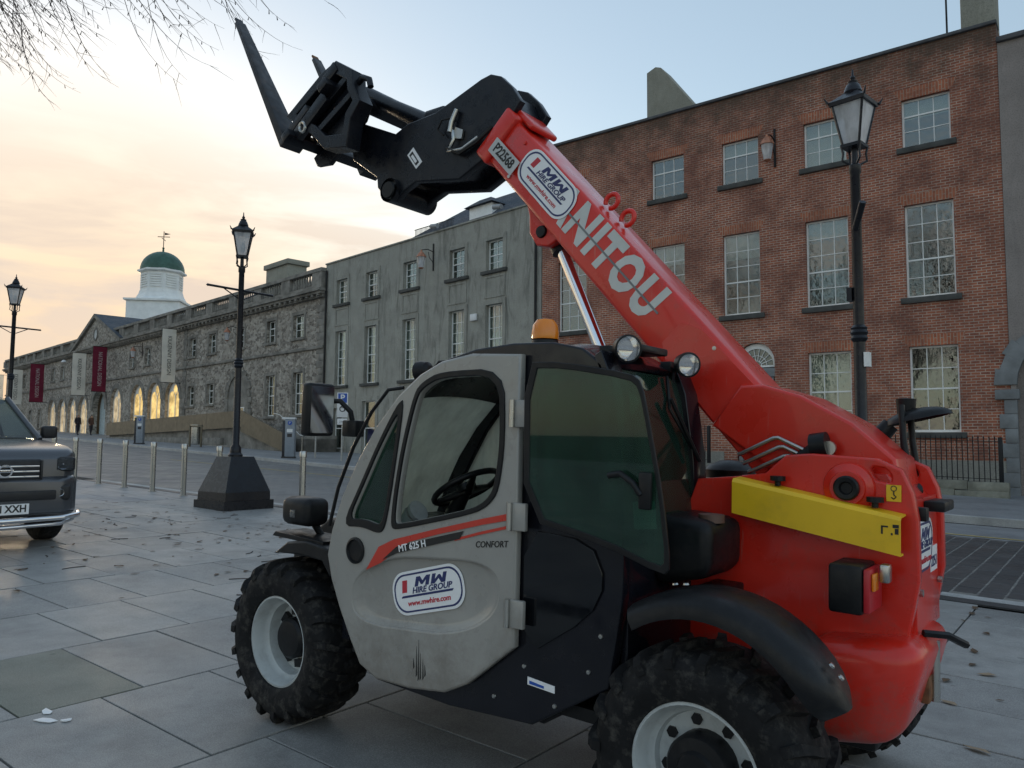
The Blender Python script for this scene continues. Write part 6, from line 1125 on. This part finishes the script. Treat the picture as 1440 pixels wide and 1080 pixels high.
bg_ = bare_tree('bare_tree', (-9.0, -18.0), 1.1, 'tall bare tree on the near side of the square, behind the viewer', 8, [(3.5, 2.5, 9.0, 4.0), (-3, 3, 9.4, 4.2), (1.5, -3.5, 9.0, 4.4), (-3, -2, 8.8, 4.0), (0.5, 1, 10.5, 5.0), (-1, 3, 10.8, 5.5)])
bg_.scale = (1.9, 1.9, 1.9)
for x, y, rz in ((-20, -19, 2.0), (-31, -18, 4.0)):
    o = inst(bg_, None, (x, y, G(x)), (0, 0, rz)); o.name = 'bare_tree'; o['label'] = 'tall bare tree on the near side of the square, %s of three in a row' % ('middle' if x > -25 else 'leftmost')
    for c in bg_.children: inst(c, o)
# fallen leaves and twigs lying on the paving
leafm = pm('dead_leaf', (0.11, 0.065, 0.035), 0.8, var=0.5, scale=5); leafp = pm('pale_dead_leaf', (0.33, 0.24, 0.16), 0.8, var=0.3, scale=6)
r = random.Random(21)
def leafv(cx, cy, s, a):
    o = []; zc = G(cx)+0.004
    for t, w in ((-1, 0.02), (-0.4, 0.42), (0.3, 0.36), (1, 0.03)):
        for sg in (-1, 1): o.append((cx+s*(t*math.cos(a)-sg*w*math.sin(a)), cy+s*(t*math.sin(a)+sg*w*math.cos(a)), zc+s*(0.25*abs(sg*w)+0.10*(t+1)*r.random())))
    return o
v = []; f = []
for i in range(340):
    if i < 220: cx, cy = r.gauss(-10.8, 2.6), r.gauss(6.2, 1.5)
    elif i < 290: cx, cy = r.uniform(-3.5, 0.8), r.uniform(4.9, 8.5)
    else: cx, cy = r.uniform(-14, 0), r.uniform(1.4, 8.4)
    if not (-21 < cx < 1.5 and 0.9 < cy < 8.9): continue
    b = len(v); v += leafv(cx, cy, r.uniform(0.022, 0.062), r.uniform(0, 6.28)); f += [(b+2*k, b+2*k+1, b+2*k+3, b+2*k+2) for k in range(3)]
tag(mobj('leaf_litter', v, f, leafm), 'small dead leaves scattered over the paving', 'leaves', kind='stuff')
v = leafv(0, 0, 0.07, 0); v = [(a, b, c-G(0)) for a, b, c in v]; lf = mobj('fallen_leaf', v, [(2*k, 2*k+1, 2*k+3, 2*k+2) for k in range(3)], leafp)
tag(lf, 'pale brown dead leaf lying on the paving right of the telehandler', 'leaf', 'pale leaves right of the telehandler')
spots = [(-0.85, 5.3), (-0.62, 4.6), (-0.5, 4.1), (-0.35, 5.0), (-0.75, 6.1), (-0.3, 3.75), (-0.55, 6.7), (-0.2, 4.4), (-1.0, 6.9)]
for i, (x, y) in enumerate(spots):
    o = lf if i == 0 else inst(lf, None); o.location = (x, y, G(x)); o.rotation_euler = (r.uniform(-.1, .1), SR, r.uniform(0, 6.28)); o.scale = [r.uniform(0.7, 1.2)]*3
bm = bmesh.new()
for i in range(26):
    x, y, a, L = r.uniform(-13, -6), r.uniform(3.6, 7.8), r.uniform(0, 6.28), r.uniform(0.08, 0.3)
    p = [Vector((x+L*t*math.cos(a+0.5*t), y+L*t*math.sin(a+0.5*t), 0)) for t in (0, 0.5, 1)]
    for q in p: q.z = G(q.x)+0.006
    tubebm(bm, p, 0.005, 4)
tag(bmobj('fallen_twigs', bm, twigm), 'small twigs scattered over the paving', 'twigs', kind='stuff')
for i, (x, y, s, lab) in enumerate(((-4.50, 1.77, 0.045, 'round white scrap on the paving, nearest the worn slab'), (-4.38, 1.72, 0.05, 'angular white paper scrap on the paving at lower left'), (-4.30, 1.79, 0.028, 'smallest white scrap on the paving at lower left'))):
    n = 7; v = [(s*(1+0.35*math.sin(3*k+i*2))*math.cos(2*math.pi*k/n), 0.55*s*(1+0.3*math.cos(2*k+i))*math.sin(2*math.pi*k/n), 0.004+0.004*(k % 2)) for k in range(n)]
    o = tag(mobj('paper_scrap', v+[(a, b, 0.0015) for a, b, c in v], [tuple(range(n)), tuple(range(2*n-1, n-1, -1))]+[(k, n+k, n+(k+1) % n, (k+1) % n) for k in range(n)], MAT['sticker_white']), lab, 'paper scrap', 'white scraps on the paving'); o.location = (x, y, G(x)+0.003); o.rotation_euler = (0, SR, 0.6*i)
